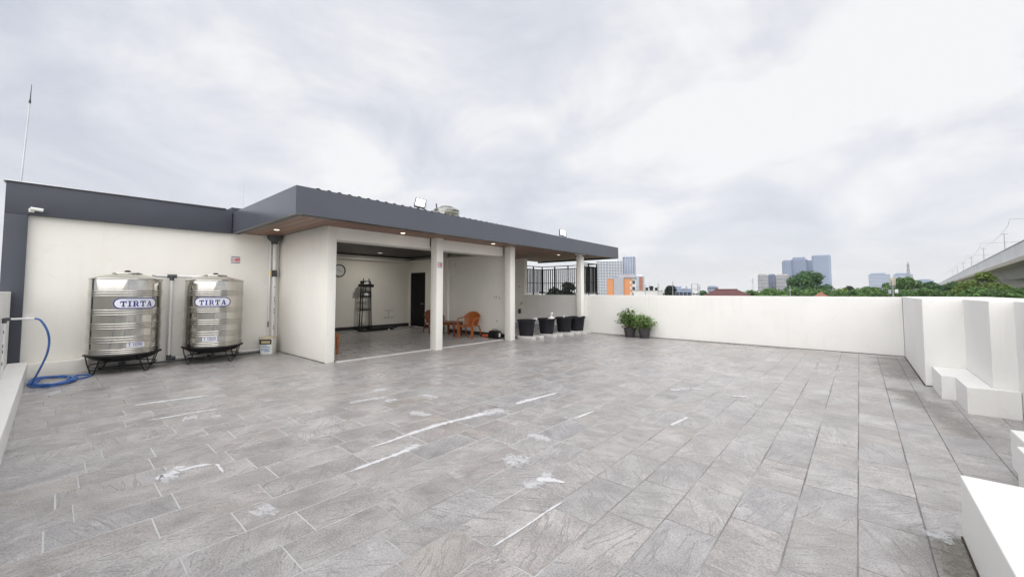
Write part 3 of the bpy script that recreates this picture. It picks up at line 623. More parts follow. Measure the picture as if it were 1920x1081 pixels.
def water_tank(cx, cy, th, th2, label):
    t = thing('water_tank', label, 'water tank', (cx, cy, 0), 0, 'stainless water tanks in front of the wall')
    Rr = .515; s_R = .54; pr = [(Rr-.012, .335), (Rr, .345)]
    ribs = []
    for grp in ((.37, .405, .44), (.575, .62, .665), (.822, .866, .908), (1.076, 1.12, 1.164), (1.425, 1.468, 1.512)): ribs += grp
    for z in sorted(ribs):
        for a in range(7):
            w = math.pi*a/6; pr.append((Rr+.012*math.sin(w), z-.014*math.cos(w)))
    pr += [(Rr, 1.715), (Rr-.004, 1.735)]
    MB().lathe(pr, 96).build('body', 'stainless', t)
    dome = MB().lathe([(Rr+.008, 1.725), (Rr+.010, 1.737), (Rr+.004, 1.748), (Rr-.06, 1.775), (Rr-.16, 1.806), (.24, 1.835), (.19, 1.84)], 64).build('dome', 'stainless', t)
    lid = MB().lathe([(.215, 1.835), (.22, 1.85), (.215, 1.862), (.16, 1.872), (.06, 1.882), (.0001, 1.884)], 40).build('lid', 'stainless', t)
    MB().lathe([(.045, 1.882), (.05, 1.895), (.03, 1.91), (.0001, 1.913)], 16).build('knob', 'black_metal', lid)
    seam = MB(); v = Vector((-cx, -cy, 0)).normalized(); rt_ = Vector((-v.y, v.x, 0))
    wrap(seam, [[(-.004, -.7), (.004, -.7), (.004, .68), (-.004, .68)]], Rr+.001, R(2), 1.03, v, rt_); seam.build('weld_seam', 'steel_grey', t)
    b1 = MB(); wrap(b1, stadium(.66, .20), Rr+.014, th, 1.285, v, rt_, 0); bo = b1.build('badge', 'navy_print', t, smooth=False)
    b2 = MB(); wrap(b2, stadium(.62, .165), Rr+.0165, th, 1.285, v, rt_, 0); b2.build('badge_field', 'badge_white', bo, smooth=False)
    b3 = MB(); wrap(b3, lettering('TIRTA', .47, .105), Rr+.019, th+.01, 1.275, v, rt_); tag(b3.build('badge_lettering', 'navy_print', bo, smooth=False), kind='stuff')
    b4 = MB(); wrap(b4, [[(x-.008, -.004), (x+.006, -.004), (x+.006, .004), (x-.008, .004)] for x in [i*.018-.15 for i in range(18)]], Rr+.019, th, 1.347, v, rt_); b4.build('small_print', 'blue_print', bo, smooth=False)
    p1 = MB(); wrap(p1, [[(-.125, -.05), (.125, -.05), (.125, .05), (-.125, .05)]], Rr+.003, th2, .52, v, rt_); po = p1.build('size_plate', 'badge_white', t, smooth=False)
    p2 = MB(); wrap(p2, lettering('t.1000', .20, .062, .22), Rr+.0055, th2, .52, v, rt_); p2.build('size_lettering', 'navy_print', po, smooth=False)
    MB().lathe([(.525, .322), (.535, .328), (.535, .342), (.525, .347), (.52, .345), (.50, .30), (.42, .245), (.28, .205), (.0001, .185)], 48).build('tray', 'black_metal', t)
    MB().tube([(s_R*math.cos(2*math.pi*k/40), s_R*math.sin(2*math.pi*k/40), .335) for k in range(41)], .011, 8, False).build('stand_ring', 'black_metal', t)
    MB().tube([(.47*math.cos(2*math.pi*k/40), .47*math.sin(2*math.pi*k/40), .13) for k in range(41)], .009, 8, False).build('brace_ring', 'black_metal', t)
    base = math.atan2(v.y, v.x)
    for q in range(4):
        w = base+R(38)+q*math.pi/2; pts = []
        for s_, z in ((-.30, .335), (-.22, .20), (-.10, .05), (-.05, .018), (0, .012), (.05, .018), (.10, .05), (.22, .20), (.30, .335)):
            rad = .538-.03*(1-z/.335); pts.append((rad*math.cos(w+s_), rad*math.sin(w+s_), z))
        MB().tube(pts, .0095, 8).build('leg', 'black_metal', t)
    o = MB().tube([(.0, .0, .20), (0, 0, .10), (-.05, .0, .07), (-.50, 0, .07)], .028, 10).build('drain_pipe', 'pvc_grey', t); o.rotation_euler = (0, 0, math.pi*0)
    return t
water_tank(-10.71, 0.945, R(16), R(17), 'left stainless steel water tank on a black stand next to the plinth')
water_tank(-10.71, 2.35, R(-4), R(-7), 'right stainless steel water tank on a black stand nearer the paint bucket')
# supply pipes between the tanks
pp = thing('supply_pipe', 'white plastic pipe joining the two steel tanks', 'pipe', (-11.12, 1.67, 0)); B0 = Vector((-11.12, 1.67, 0))
def pbld(mb, name, m, root, b0):
    o = mb.build(name, m, root); o.location = -b0; return o
pbld(MB().tube([(-10.80, 1.28, 1.83), (-11.08, 1.36, 1.83), (-11.12, 1.42, 1.83), (-11.12, 2.02, 1.83), (-11.05, 2.08, 1.83), (-10.8, 2.12, 1.83)], .030, 12), 'top_pipe', 'pvc_white', pp, B0)
pbld(MB().cyl((-11.12, 1.67, .08), (-11.12, 1.67, 1.83), .030), 'riser', 'pvc_white', pp, B0)
pbld(MB().cyl((-11.12, 1.59, 1.83), (-11.12, 1.75, 1.83), .040).cyl((-11.12, 1.67, 1.74), (-11.12, 1.67, 1.83), .040), 'tee', 'pvc_grey', pp, B0)
pbld(MB().cyl((-11.12, 1.67, .045), (-11.12, 1.67, .16), .042).cyl((-11.12, 1.64, .085), (-11.12, 1.78, .085), .042), 'elbow', 'pvc_grey', pp, B0)
pbld(MB().tube([(-11.12, 1.70, .085), (-11.12, 3.42, .085)], .030, 12), 'bottom_pipe', 'pvc_white', pp, B0)
pbld(MB().tube([(-11.02, 0.66, .04), (-11.02, 3.42, .04)], .018, 8), 'drain_line', 'pvc_grey', pp, B0)
# rain downpipe in the corner
dp = thing('rain_downpipe', 'white rain downpipe with black valve in the wall corner', 'pipe', (-11.17, 3.67, 0)); B0 = Vector((-11.17, 3.67, 0))
pbld(MB().cyl((-11.17, 3.67, 0.01), (-11.17, 3.67, 2.78), .042, n=20), 'pipe', 'pvc_white', dp, B0)
pbld(MB().cyl((-11.215, 3.575, 0.06), (-11.215, 3.585, 2.80), .022, n=14), 'side_pipe', 'pvc_white', dp, B0)
pbld(MB().lathe([(.07, 2.70), (.075, 2.74), (.16, 2.83), (.17, 2.893), (.0001, 2.893)], 24, (-11.07, 3.62, 0)), 'hopper', 'pvc_grey', dp, B0)
pbld(MB().cyl((-11.17, 3.67, 1.88), (-11.17, 3.67, 2.04), .058, n=20).cyl((-11.17, 3.66, 1.96), (-11.07, 3.66, 1.96), .042), 'valve', 'pvc_grey', dp, B0)
pbld(box(-11.15, -11.12, 3.575, 3.592, 1.88, 2.03), 'tag', 'yellow_tag', dp, B0)
m = MB(); [m.box(-11.118, -11.1155, 3.665, 3.680, z, z+random.uniform(.03, .08)) for z in (.55, .62, .95, 1.02, 1.25, 1.33, 1.6)]
pbld(m, 'printed_marks', 'grey_print', dp, B0)
pbld(box(-11.186, -11.180, 3.55, 3.58, .62, .76), 'tape', 'pvc_grey', dp, B0)
# paint bucket
bk = thing('paint_bucket', 'square paint bucket with cream lid standing in the wall corner', 'bucket', (-10.93, 3.50, 0), R(-38))
def taper(w0, w1, z0, z1, d0=None, d1=None, b=.02, n=4):
    m = MB(); d0 = d0 or w0; d1 = d1 or w1; rings = []
    for w, d, z in ((w0, d0, z0), (w1, d1, z1)):
        ring = []
        for sx, sy, a0 in ((1, 1, 0), (-1, 1, 90), (-1, -1, 180), (1, -1, 270)):
            for k in range(n+1):
                a = R(a0+90*k/n); ring.append((sx*(w/2-b)+b*math.cos(a), sy*(d/2-b)+b*math.sin(a), z))
        rings.append(ring)
    k = len(rings[0]); m.add(rings[0]+rings[1], [tuple(range(k-1, -1, -1)), tuple(range(k, 2*k))]+[(i, (i+1) % k, k+(i+1) % k, k+i) for i in range(k)])
    return m
taper(.26, .30, 0, .37, b=.04).build('pail', 'white_plastic', bk)
taper(.325, .325, .372, .405, b=.045).build('lid', 'cream_lid', bk)
for s in (0, 1):
    pr = MB(); pr.add([(-.125, -.1475, .235), (.125, -.1475, .235), (.13, -.1535, .355), (-.13, -.1535, .355)], [(0,1,2,3)]); o = pr.build('label_band', 'brown_print', bk); o.rotation_euler = (0, 0, s*math.pi/2)
    pr = MB(); pr.add([(-.095, -.1515, .262), (.095, -.1515, .262), (.10, -.155, .318), (-.10, -.155, .318)], [(0,1,2,3)]); o = pr.build('label_emblem', 'gold_print', bk); o.rotation_euler = (0, 0, s*math.pi/2)
    pr = MB()
    for i, (x0, x1, z) in enumerate(((-.10, .03, .20), (-.10, .09, .165), (-.10, .10, .12), (-.10, .06, .085), (-.02, .10, .06))):
        pr.add([(x0, -.1345-.055*z, z), (x1, -.1345-.055*z, z), (x1, -.1355-.055*z, z+.018), (x0, -.1355-.055*z, z+.018)], [(0,1,2,3)])
    o = pr.build('label_print', 'blue_print', bk); o.rotation_euler = (0, 0, s*math.pi/2)
# no smoking signs
def nosmoke(name, label, b, w, h, right):
    t = thing(name, label, 'sign', b, 0)
    def q(x0, x1, z0, z1, l): return [(l, x, z) for x, z in ((x0, z0), (x1, z0), (x1, z1), (x0, z1))]
    o = MB().box(0, .003, -w/2, w/2, -h/2, h/2).build('plate', 'badge_white', t)
    m = MB()
    for x0, x1, z0, z1 in ((-.02*w/.2, .48*w, -.06*h, .06*h), (-.02*w, .48*w, .10*h, .24*h), (-.02*w, .48*w, -.24*h, -.12*h)): m.add(q(x0, x1, z0, z1, .0042), [(0,1,2,3)])
    for k in range(20):
        a, b2 = 2*math.pi*k/20, 2*math.pi*(k+1)/20; r0, r1 = .15*w, .20*w; c = -.27*w
        m.add([(.0042, c+r0*math.cos(a), r0*math.sin(a)), (.0042, c+r1*math.cos(a), r1*math.sin(a)), (.0042, c+r1*math.cos(b2), r1*math.sin(b2)), (.0042, c+r0*math.cos(b2), r0*math.sin(b2))], [(0,1,2,3)])
    m.add([(.0046, -.27*w-.13*w, .10*w), (.0046, -.27*w-.10*w, .13*w), (.0046, -.27*w+.13*w, -.10*w), (.0046, -.27*w+.10*w, -.13*w)], [(0,1,2,3)])
    m.build('red_print', 'red_print', t, smooth=False)
    m = MB(); m.add(q(-.44*w, .46*w, .34*h, .46*h, .0042), [(0,1,2,3)]); m.add(q(-.44*w, -.2*w, -.46*h, -.34*h, .0042), [(0,1,2,3)]); m.add(q(-.17*w, .46*w, -.46*h, -.34*h, .0042), [(0,1,2,3)])
    m.add(q(-.36*w, -.20*w, -.05*h, .02*h, .0036), [(0,1,2,3)]); m.build('grey_print', 'grey_print', t, smooth=False)
nosmoke('no_smoking_sign', 'white no smoking sign on the wall above the tanks', (-11.248, 2.845, 2.26), .20, .17, 0)
nosmoke('no_smoking_sign', 'white no smoking sign on the middle column', (-8.2385, 6.605, 2.195), .165, .15, 0)

# hose, tap
tp = thing('tap_pipe', 'white water pipe with tap rising beside the left parapet', 'tap', (-9.25, -0.44, 0.266)); B0 = Vector((-9.25, -0.44, 0.266))
pbld(MB().cyl((-9.25, -.435, .27), (-9.25, -.435, 1.09), .016), 'pipe', 'pvc_white', tp, B0)
pbld(MB().cyl((-9.25, -.435, 1.05), (-9.25, -.435, 1.12), .024).cyl((-9.25, -.435, 1.105), (-9.25, -.38, 1.105), .024), 'elbow', 'pvc_grey', tp, B0)
pbld(MB().cyl((-9.25, -.38, 1.105), (-9.25, -.19, 1.105), .014), 'spout_pipe', 'pvc_white', tp, B0)
pbld(MB().cyl((-9.25, -.25, 1.105), (-9.25, -.16, 1.105), .02).box(-9.26, -9.24, -.235, -.215, 1.11, 1.15).box(-9.262, -9.238, -.26, -.12, 1.15, 1.162), 'tap_valve', 'white_plastic', tp, B0)
m = MB(); [m.box(-9.236, -9.233, -.44, -.43, z, z+.05) for z in (.45, .62, .70, .9)]; pbld(m, 'printed_marks', 'grey_print', tp, B0)
def catmull(P, n=8):
    P = [Vector(p) for p in P]; Q = []
    for i in range(len(P)-1):
        a, b, c, d = P[max(i-1, 0)], P[i], P[i+1], P[min(i+2, len(P)-1)]
        for j in range(n):
            t = j/n; Q.append(.5*((2*b)+(c-a)*t+(2*a-5*b+4*c-d)*t*t+(3*b-a-3*c+d)*t**3))
    return Q+[P[-1]]
hp = [(-9.25, -.165, 1.105), (-9.25, -.10, 1.07), (-9.27, -.035, .93), (-9.33, -.005, .76), (-9.42, -.02, .55), (-9.60, -.08, .32), (-9.82, -.14, .12), (-9.95, -.16, .035)]
c0 = Vector((-10.12, .06, 0))
for k in range(58):
    w = -2.6+k*2*math.pi/12; rx = .46+.05*math.sin(k*1.7); ry = .24+.035*math.sin(k*2.3+1)
    hp.append((c0.x+rx*math.cos(w)+.03*math.sin(k*.6), c0.y+ry*math.sin(w), .016+.008*(k//12)+.007*(.5+.5*math.sin(2*w+k*.13))))
hp += [(-9.95, .22, .05), (-10.1, .38, .022), (-10.35, .50, .016), (-10.52, .46, .016), (-10.55, .36, .016), (-10.45, .28, .02)]
tag(MB().tube(catmull(hp, 6), .0135, 8).build('garden_hose', 'hose_blue'), 'coiled blue garden hose hanging from the tap onto the floor', 'hose')

# camera on the wall, rods, roof lamps, roof tank
cc = thing('security_camera', 'white bullet security camera on the dark pier', 'camera', (-11.12, -0.30, 2.94)); cc.scale = (.68, .68, .68)
MB().box(-.02, .05, -.05, .05, -.04, .06, .012).build('bracket', 'white_plastic', cc)
MB().tube([(.03, .0, .02), (.08, .02, .03), (.10, .06, .03)], .02, 8).build('arm', 'white_plastic', cc)
MB().tube([(.12, -.02, .045), (.10, .20, .03)], .045, 16).build('housing', 'white_plastic', cc)
MB().tube([(.1008, .195, .0305), (.0985, .21, .029)], .036, 16).build('lens', 'lens_dark', cc)
lr = thing('lightning_rod', 'tall lightning rod with dark tip at the left roof corner', 'lightning rod', (-11.55, -0.46, 3.40))
MB().tube([(0, 0, 0), (.0, .05, 1.62)], .016, 10, True, [.014, .010]).build('mast', 'zinc', lr)
MB().tube([(0, .05, 1.60), (0, .052, 1.66)], .015, 10).build('collar', 'pvc_grey', lr)
MB().tube([(0, .052, 1.66), (0, .06, 1.97)], .013, 10, True, [.009, .003]).build('tip', 'pvc_grey', lr)
tag(MB().cyl((-13, 3.43, 3.52), (-13, 3.42, 4.65), .008, .005, 8).build('thin_antenna', 'zinc'), 'thin bare antenna rod behind the dark roof band', 'antenna')
for y, z, lab in ((5.52, 3.345, 'square white floodlight on the canopy edge beside the roof tank'), (11.42, 3.305, 'square white floodlight near the far end of the canopy edge')):
    f = thing('floodlight', lab, 'floodlight', (-7.62, y, z), R(-28), 'floodlights on the canopy edge')
    MB().box(-.02, .03, -.13, .13, 0, .012).box(-.012, .012, -.14, -.128, .0, .20).box(-.012, .012, .128, .14, 0, .20).build('bracket', 'steel_grey', f)
    h = MB().box(-.03, .03, -.125, .125, -.125, .125, .01).build('housing', 'pvc_grey', f, (0, 0, .20)); h.rotation_euler = (R(-12), R(-22), 0)
    MB().quad((.0315, -.098, -.098), (.0315, .098, -.098), (.0315, .098, .098), (.0315, -.098, .098)).build('lamp_glass', 'lamp_cool', h)
rt_ = thing('roof_tank', 'round steel tank top showing above the corrugated canopy roof', 'water tank', (-10.1, 8.35, 3.64))
MB().lathe([(.36, -.05), (.42, 0), (.42, .48), (.43, .50), (.40, .53), (.25, .585), (.20, .59)], 48).build('body', 'stainless', rt_)
MB().lathe([(.42, .40), (.434, .41), (.42, .42)], 48).build('rib', 'stainless', rt_)
MB().lathe([(.22, .58), (.225, .61), (.2, .625), (.0001, .635)], 32).build('lid', 'stainless', rt_)
MB().cyl((-.05, -.36, .50), (-.06, -.37, .68), .022).build('vent', 'pvc_grey', rt_)
# downlights
for x, y, lab in ((-9.92, 3.28, 'lit downlight in the wood soffit above the wing wall'), (-8.20, 5.45, 'lit downlight in the soffit over the left opening'), (-8.05, 8.42, 'lit downlight in the soffit over the right opening'), (-8.62, 12.62, 'lit downlight in the soffit above the plant tubs')):
    d = thing('downlight', lab, 'downlight', (x, y, 2.899), 0, 'lit downlights in the wood soffit')
    MB().lathe([(.052, -.002), (.066, -.006), (.07, .0)], 24).build('rim', 'white_plastic', d)
    MB().disc((0, 0, -.0015), .052, 24, 'z', True).build('lamp', 'lamp_warm', d)
d = thing('downlight', 'pale round lamp in the dark ceiling of the open room', 'downlight', (-13.3, 7.88, 2.929))
MB().lathe([(.08, -.002), (.10, -.012), (.105, .0)], 24).build('rim', 'white_plastic', d); MB().disc((0, 0, -.004), .08, 24, 'z', True).build('diffuser', 'lamp_faint', d)
al = bpy.data.lights.new('room_lamp_light', 'AREA'); al.shape = 'DISK'; al.size = .16; al.energy = 8; al.color = (1, .95, .87); alo = bpy.data.objects.new('room_lamp_light', al); col.objects.link(alo); alo.location = (0, 0, -.02); alo.parent = d  # weak light added under the ceiling lamp to brighten the room

# ================================================================== IN THE ROOM
ck = thing('wall_clock', 'round black rimmed wall clock half hidden by the wing wall', 'clock', (-14.748, 7.05, 2.29))
m = MB()
for k in range(48):
    pass
prof = [(.205, 0), (.205, .03), (.215, .04), (.235, .035), (.24, .0)]
rim = MB().lathe(prof, 48); rim.v = [(z, x, y) for x, y, z in rim.v]; rim.build('rim', 'black_metal', ck)
MB().disc((.012, 0, 0), .206, 40, 'x').build('dial', 'clock_face', ck)
MB().add([(.02, -.01, 0), (.02, .008, -.012), (.02, .125, -.05), (.02, .13, -.035)], [(0,1,2,3)]).build('minute_hand', 'black_metal', ck)
MB().add([(.023, .012, .0), (.023, -.004, .012), (.023, -.09, .055), (.023, -.095, .04)], [(0,1,2,3)]).build('hour_hand', 'black_metal', ck)
m = MB()
for k in range(12):
    a = k*math.pi/6; m.add([(.016, math.cos(a+s)*r, math.sin(a+s)*r) for s, r in ((-.02, .17), (.02, .17), (.02, .195), (-.02, .195))], [(0,1,2,3)])
m.build('hour_marks', 'black_metal', ck)
tv = thing('lifting_stand', 'black metal lifting stand against the rear wall of the room', 'stand', (-14.42, 7.96, 0.03))
for s in (-1, 1):
    MB().tube([(0, s*.25, .06), (0, s*.19, 1.85)], .026, 4).build('outer_upright', 'black_metal', tv)
    MB().tube([(.02, s*.16, .06), (.02, s*.115, 1.98)], .022, 4).build('inner_upright', 'black_metal', tv)
    MB().box(-.30, .30, s*.25-.03, s*.25+.03, 0, .07, .006).build('foot', 'black_metal', tv)
for z, w, h in ((.78, .46, .05), (1.28, .42, .05), (1.45, .40, .05), (1.86, .36, .05)): MB().box(-.02, .03, -w/2, w/2, z-h/2, z+h/2).build('cross_bar', 'black_metal', tv)
MB().box(-.04, .05, -.29, .31, 1.64, 1.76, .006).build('head_beam', 'black_metal', tv)
MB().box(-.035, .045, -.22, -.10, 1.765, 1.88).build('motor_box', 'black_metal', tv)
MB().tube([(.03, -.04, 1.42), (.03, -.04, 1.64)], .018, 6).build('chain', 'black_metal', tv)
MB().box(.031, .036, -.07, .09, 1.33, 1.41).build('name_plate', 'badge_white', tv); MB().box(.05, .055, -.02, .08, 1.79, 1.85).build('warning_plate', 'badge_white', tv)
bs = thing('black_board_stack', 'flat black boards lying on the floor under the lifting stand', 'boards', (-13.9, 8.2, 0.03))
MB().box(-.16, .10, -.75, .60, 0, .05, .004).build('lower_board', 'black_metal', bs); MB().box(-.10, .05, -.40, .80, .052, .09, .004).build('upper_board', 'black_metal', bs)
MB().box(.11, .15, .35, .42, 0, .04).build('white_block', 'white_plastic', bs)
tag(MB().box(-14.747, -14.73, 8.95, 9.40, .42, .45).box(-14.747, -14.73, 8.95, 9.40, .72, .735).box(-14.747, -14.74, 9.16, 9.18, .45, .72).build('wall_bracket', 'grey_wall'), 'two thin grey strips low on the rear room wall', 'bracket')
o = thing('ceiling_sensor', 'small white dome sensor in the rear room corner', 'sensor', (-14.52, 9.98, 2.68)); MB().lathe([(.0001, -.05), (.04, -.04), (.05, -.01), (.05, .05)], 16).build('dome', 'white_plastic', o); MB().lathe([(.0001, -.052), (.02, -.048)], 12).build('eye', 'lens_dark', o)
o = thing('junction_box', 'small white box high on the room side wall', 'junction box', (-11.15, 9.555, 2.48)); MB().box(-.09, .09, -.05, 0, -.10, .10, .012).build('case', 'white_plastic', o); MB().box(-.075, .075, -.054, -.0505, -.085, .085).build('cover', 'badge_white', o)
o = thing('wall_panel', 'small grey panel on the wall left of the white box', 'panel', (-12.0, 10.148, 2.15)); MB().box(-.10, .10, -.04, 0, -.09, .09, .008).build('case', 'grey_wall', o); MB().box(-.06, .06, -.043, -.0405, -.02, .06).build('screen', 'lens_dark', o)
for i, x in enumerate((-9.06, -8.95, -8.84)):
    o = thing('light_switch', ('left', 'middle', 'right')[i]+' one of three light switches by the front column', 'switch', (x, 9.556, 1.33), 0, 'three switches in a row')
    MB().box(-.04, .04, -.012, 0, -.06, .06, .004).build('plate', 'white_plastic', o); MB().box(-.016, .016, -.018, -.0125, -.03, .03, .002).build('rocker', 'grey_wall', o)
o = thing('power_outlet', 'white wall outlet low on the room side wall', 'outlet', (-8.93, 9.556, .56)); MB().box(-.04, .04, -.012, 0, -.06, .06, .004).build('plate', 'white_plastic', o); MB().box(-.02, .02, -.016, -.0125, -.035, .02, .002).build('socket', 'grey_wall', o)

# ---- plastic armchairs, table, stool
def armchair(label, loc, rz, m):
    t = thing('plastic_armchair', label, 'chair', loc, rz, 'plastic armchairs in the open room')     # faces local -Y
    seat = MB(); nx, ny = 8, 8; W, D = .25, .24
    for zz in (0, -.025):
        for j in range(ny+1):
            for i in range(nx+1):
                x = -W+2*W*i/nx; y = -D+2*D*j/ny; w = 1-.10*(j/ny)
                seat.v.append((x*w, y, .40+zz-.03*(1-(x/W)**2)*(j/ny)-.02*max(0, (j/ny))+(-.03*max(0, 1-j*1.4) if j == 0 else 0)))
    k = (nx+1)*(ny+1)
    for j in range(ny):
        for i in range(nx):
            a = j*(nx+1)+i; seat.f += [(a, a+1, a+nx+2, a+nx+1), (k+a+nx+1, k+a+nx+2, k+a+1, k+a)]
    for i in range(nx): seat.f += [(i+1, i, k+i, k+i+1), (ny*(nx+1)+i, ny*(nx+1)+i+1, k+ny*(nx+1)+i+1, k+ny*(nx+1)+i)]
    for j in range(ny): a = j*(nx+1); b = a+nx; seat.f += [(a, a+nx+1, k+a+nx+1, k+a), (b+nx+1, b, k+b, k+b+nx+1)]
    seat.build('seat', m, t)
    back = MB(); nu, nv = 14, 10
    def bp(i, j, off):
        s_ = -1+2*i/nu; tt = j/nv; top = .80-.13*abs(s_)**2.6; z = .36+(top-.36)*tt
        hw = .215+.055*tt; y = .205+.155*tt-.10*abs(s_)**2.2*(.5+.5*tt); return (s_*hw, y+off, z)
    for off in (0, .022):
        for j in range(nv+1):
            for i in range(nu+1): back.v.append(bp(i, j, off))
    k = (nu+1)*(nv+1)
    for j in range(nv):
        for i in range(nu):
            a = j*(nu+1)+i; back.f += [(a, a+1, a+nu+2, a+nu+1), (k+a+nu+1, k+a+nu+2, k+a+1, k+a)]
    for i in range(nu): a = nv*(nu+1)+i; back.f += [(a, a+1, k+a+1, k+a), (i+1, i, k+i, k+i+1)]
    for j in range(nv): a = j*(nu+1); b = a+nu; back.f += [(a, a+nu+1, k+a+nu+1, k+a), (b+nu+1, b, k+b, k+b+nu+1)]
    bk_ = back.build('backrest', m, t)
    rim = MB().tube([bp(0, j, .011) for j in range(2, nv)]+[bp(i, nv, .011) for i in range(nu+1)]+[bp(nu, j, .011) for j in range(nv-1, 1, -1)], .017, 8); rim.build('back_rim', m, bk_)
    for s in (-1, 1):
        MB().tube(catmull([(s*.262, .27, .66), (s*.295, .20, .635), (s*.305, .06, .615), (s*.30, -.10, .61), (s*.29, -.22, .585), (s*.275, -.275, .50), (s*.265, -.275, .40)], 5), .021, 8).build('armrest', m, t)
        leg = MB(); leg.add([(s*.20, -.30, 0), (s*.275, -.30, 0), (s*.275, -.255, 0), (s*.20, -.255, 0), (s*.195, -.285, .42), (s*.285, -.285, .42), (s*.285, -.225, .42), (s*.195, -.225, .42)],
                            [(3,2,1,0),(4,5,6,7),(0,1,5,4),(1,2,6,5),(2,3,7,6),(3,0,4,7)]); leg.build('leg', m, t)
        MB().tube(catmull([(s*.235, .16, .375), (s*.25, .25, .33), (s*.262, .31, .20), (s*.27, .345, .014)], 5), .022, 8, True, None).build('leg', m, t)
    return t
armchair('orange plastic armchair facing the table by the side wall', (-9.62, 8.93, .026), R(22), 'orange_plastic')
armchair('plastic armchair partly hidden behind the middle column', (-11.55, 9.02, .026), R(70), 'brown_plastic')
tb = thing('plastic_table', 'low brown plastic table between the two armchairs', 'table', (-10.42, 8.86, .026), R(20))
taper(.66, .66, .445, .47, .66, .66, .05).build('top', 'brown_plastic', tb); taper(.60, .60, .38, .444, b=.04).build('apron', 'brown_plastic', tb)
for sx in (-1, 1):
    for sy in (-1, 1): o = taper(.05, .075, 0, .38, b=.015).build('leg', 'brown_plastic', tb); o.location = (sx*.25, sy*.25, 0)
sl = thing('plastic_stool', 'orange plastic stool peeking out behind the wing wall', 'stool', (-9.50, 4.36, .026), R(4))
taper(.30, .30, .45, .475, b=.03).build('top', 'orange_plastic', sl); taper(.28, .28, .40, .449, b=.02).build('apron', 'orange_plastic', sl)
for sx in (-1, 1):
    for sy in (-1, 1): o = taper(.045, .06, 0, .40, b=.012).build('leg', 'orange_plastic', sl); o.location = (sx*(.118), sy*.118, 0)
tl = thing('tool_case', 'black tool case on the floor beside the front column', 'tool case', (-8.78, 9.27, .026), R(10))
MB().box(-.19, .19, -.12, .12, 0, .20, .03).build('case', 'black_metal', tl); MB().box(-.17, .17, -.10, .10, .201, .235, .015).build('lid', 'black_metal', tl)
MB().tube(catmull([(-.10, 0, .235), (-.09, 0, .27), (.09, 0, .27), (.10, 0, .235)], 4), .012, 8).build('handle', 'black_metal', tl); MB().box(.1905, .194, -.06, .03, .05, .17).build('label_plate', 'white_plastic', tl); MB().box(-.22, -.195, -.05, .02, .06, .16, .006).build('side_latch', 'white_plastic', tl)
ot = thing('orange_tool', 'flat red orange tool lying left of the black case', 'tool', (-9.22, 9.33, .026), R(12))
MB().box(-.15, .15, -.05, .05, 0, .085, .02).build('body', 'red_orange', ot); MB().tube([(-.15, 0, .05), (-.24, .01, .045)], .018, 8).build('grip', 'black_metal', ot)

# ---- tubs on concrete blocks
tubs = ((-8.10, 10.02, 'nearest black plastic tub beside the front column', 'left'), (-7.99, 10.97, 'second black plastic tub with a white float valve on its rim', ''), (-7.88, 11.85, 'third black plastic tub from the front column', ''), (-7.76, 12.52, 'farthest black plastic tub beside the end column', ''))
nth = ('nearest', 'second', 'third', 'farthest')
for i, (x, y, lab, _) in enumerate(tubs):
    z = .102; r1, r0, h = .292, .225, .50
    t = thing('plastic_tub', lab, 'tub', (x, y, z), 0, 'black tubs in a row on concrete blocks')
    MB().lathe([(.0001, .0), (r0-.02, 0), (r0, .012), (r1-.015, h-.04), (r1-.012, h-.035), (r1-.012, h-.012), (r1+.012, h-.01), (r1+.014, h), (r1-.004, h+.004), (r1-.022, h-.01), (r1-.05, h-.20), (.0001, h-.20)], 40).build('shell', 'tub_black', t)
    MB().lathe([(r1-.012, h-.05), (r1+.016, h-.048), (r1+.018, h-.005), (r1-.006, h+.006)], 40).build('rim', 'tub_black', t)
    MB().disc((0, 0, h-.12), r1-.04, 32).build('soil', 'soil', t)
    for k, dy in enumerate((-.20, .19)):
        if i == 3 and k == 1: dy = .10
        b = MB().box(-.30, .30, -.10, .10, 0, .10, .006).build('concrete_block', 'block', None, (x+.17+.03*((i+k) % 2), y+dy, 0.0015), R((i*7+k*5) % 5-2))
        tag(b, ('front' if k == 0 else 'rear')+' pale concrete block under the '+nth[i]+' black tub', 'block', 'concrete blocks under the tubs')
o = thing('white_cloth', 'small white rag on the rim of the nearest tub', 'rag', (-7.93, 10.24, .6085)); MB().box(-.06, .07, -.05, .06, 0, .035, .014).build('fold', 'white_plastic', o); MB().box(-.03, .08, -.04, .03, .036, .05, .006).build('top_fold', 'white_plastic', o)
o = thing('float_valve', 'white float valve standing on the second tub', 'valve', (-7.90, 11.12, .49)); MB().lathe([(.0001, 0), (.10, .0), (.13, .10), (.10, .14), (.03, .17), (.025, .24), (.0001, .245)], 20).build('float', 'white_plastic', o); MB().box(-.045, .045, -.04, .04, .246, .31, .01).build('cap', 'white_plastic', o)
o = thing('white_cup', 'small white cup on the rim of the third tub', 'cup', (-7.80, 11.72, .6085)); MB().lathe([(.0001, 0), (.03, 0), (.045, .07), (.035, .07), (.022, .01), (.0001, .01)], 16).build('cup', 'white_plastic', o); MB().tube([(.04, 0, .02), (.07, 0, .035), (.043, 0, .06)], .006, 6).build('handle', 'white_plastic', o)
o = thing('wall_faucet', 'small brass faucet on the recess wall above the tubs', 'faucet', (-10.72, 13.0, 1.02)); MB().tube([(0, 0, 0), (0, -.10, 0), (.03, -.14, -.03), (.03, -.14, -.07)], .016, 8).build('spout', 'gold_print', o); MB().box(-.05, .05, -.08, -.06, .02, .035, .004).build('lever', 'steel_grey', o)
o = thing('round_socket', 'small black outdoor socket on the recess wall', 'socket', (-10.86, 13.0, .68)); MB().box(-.07, .07, -.06, 0, -.10, .10, .03).build('case', 'black_metal', o); MB().box(-.05, .05, -.068, -.061, -.06, .06, .003).build('flap', 'pvc_grey', o)
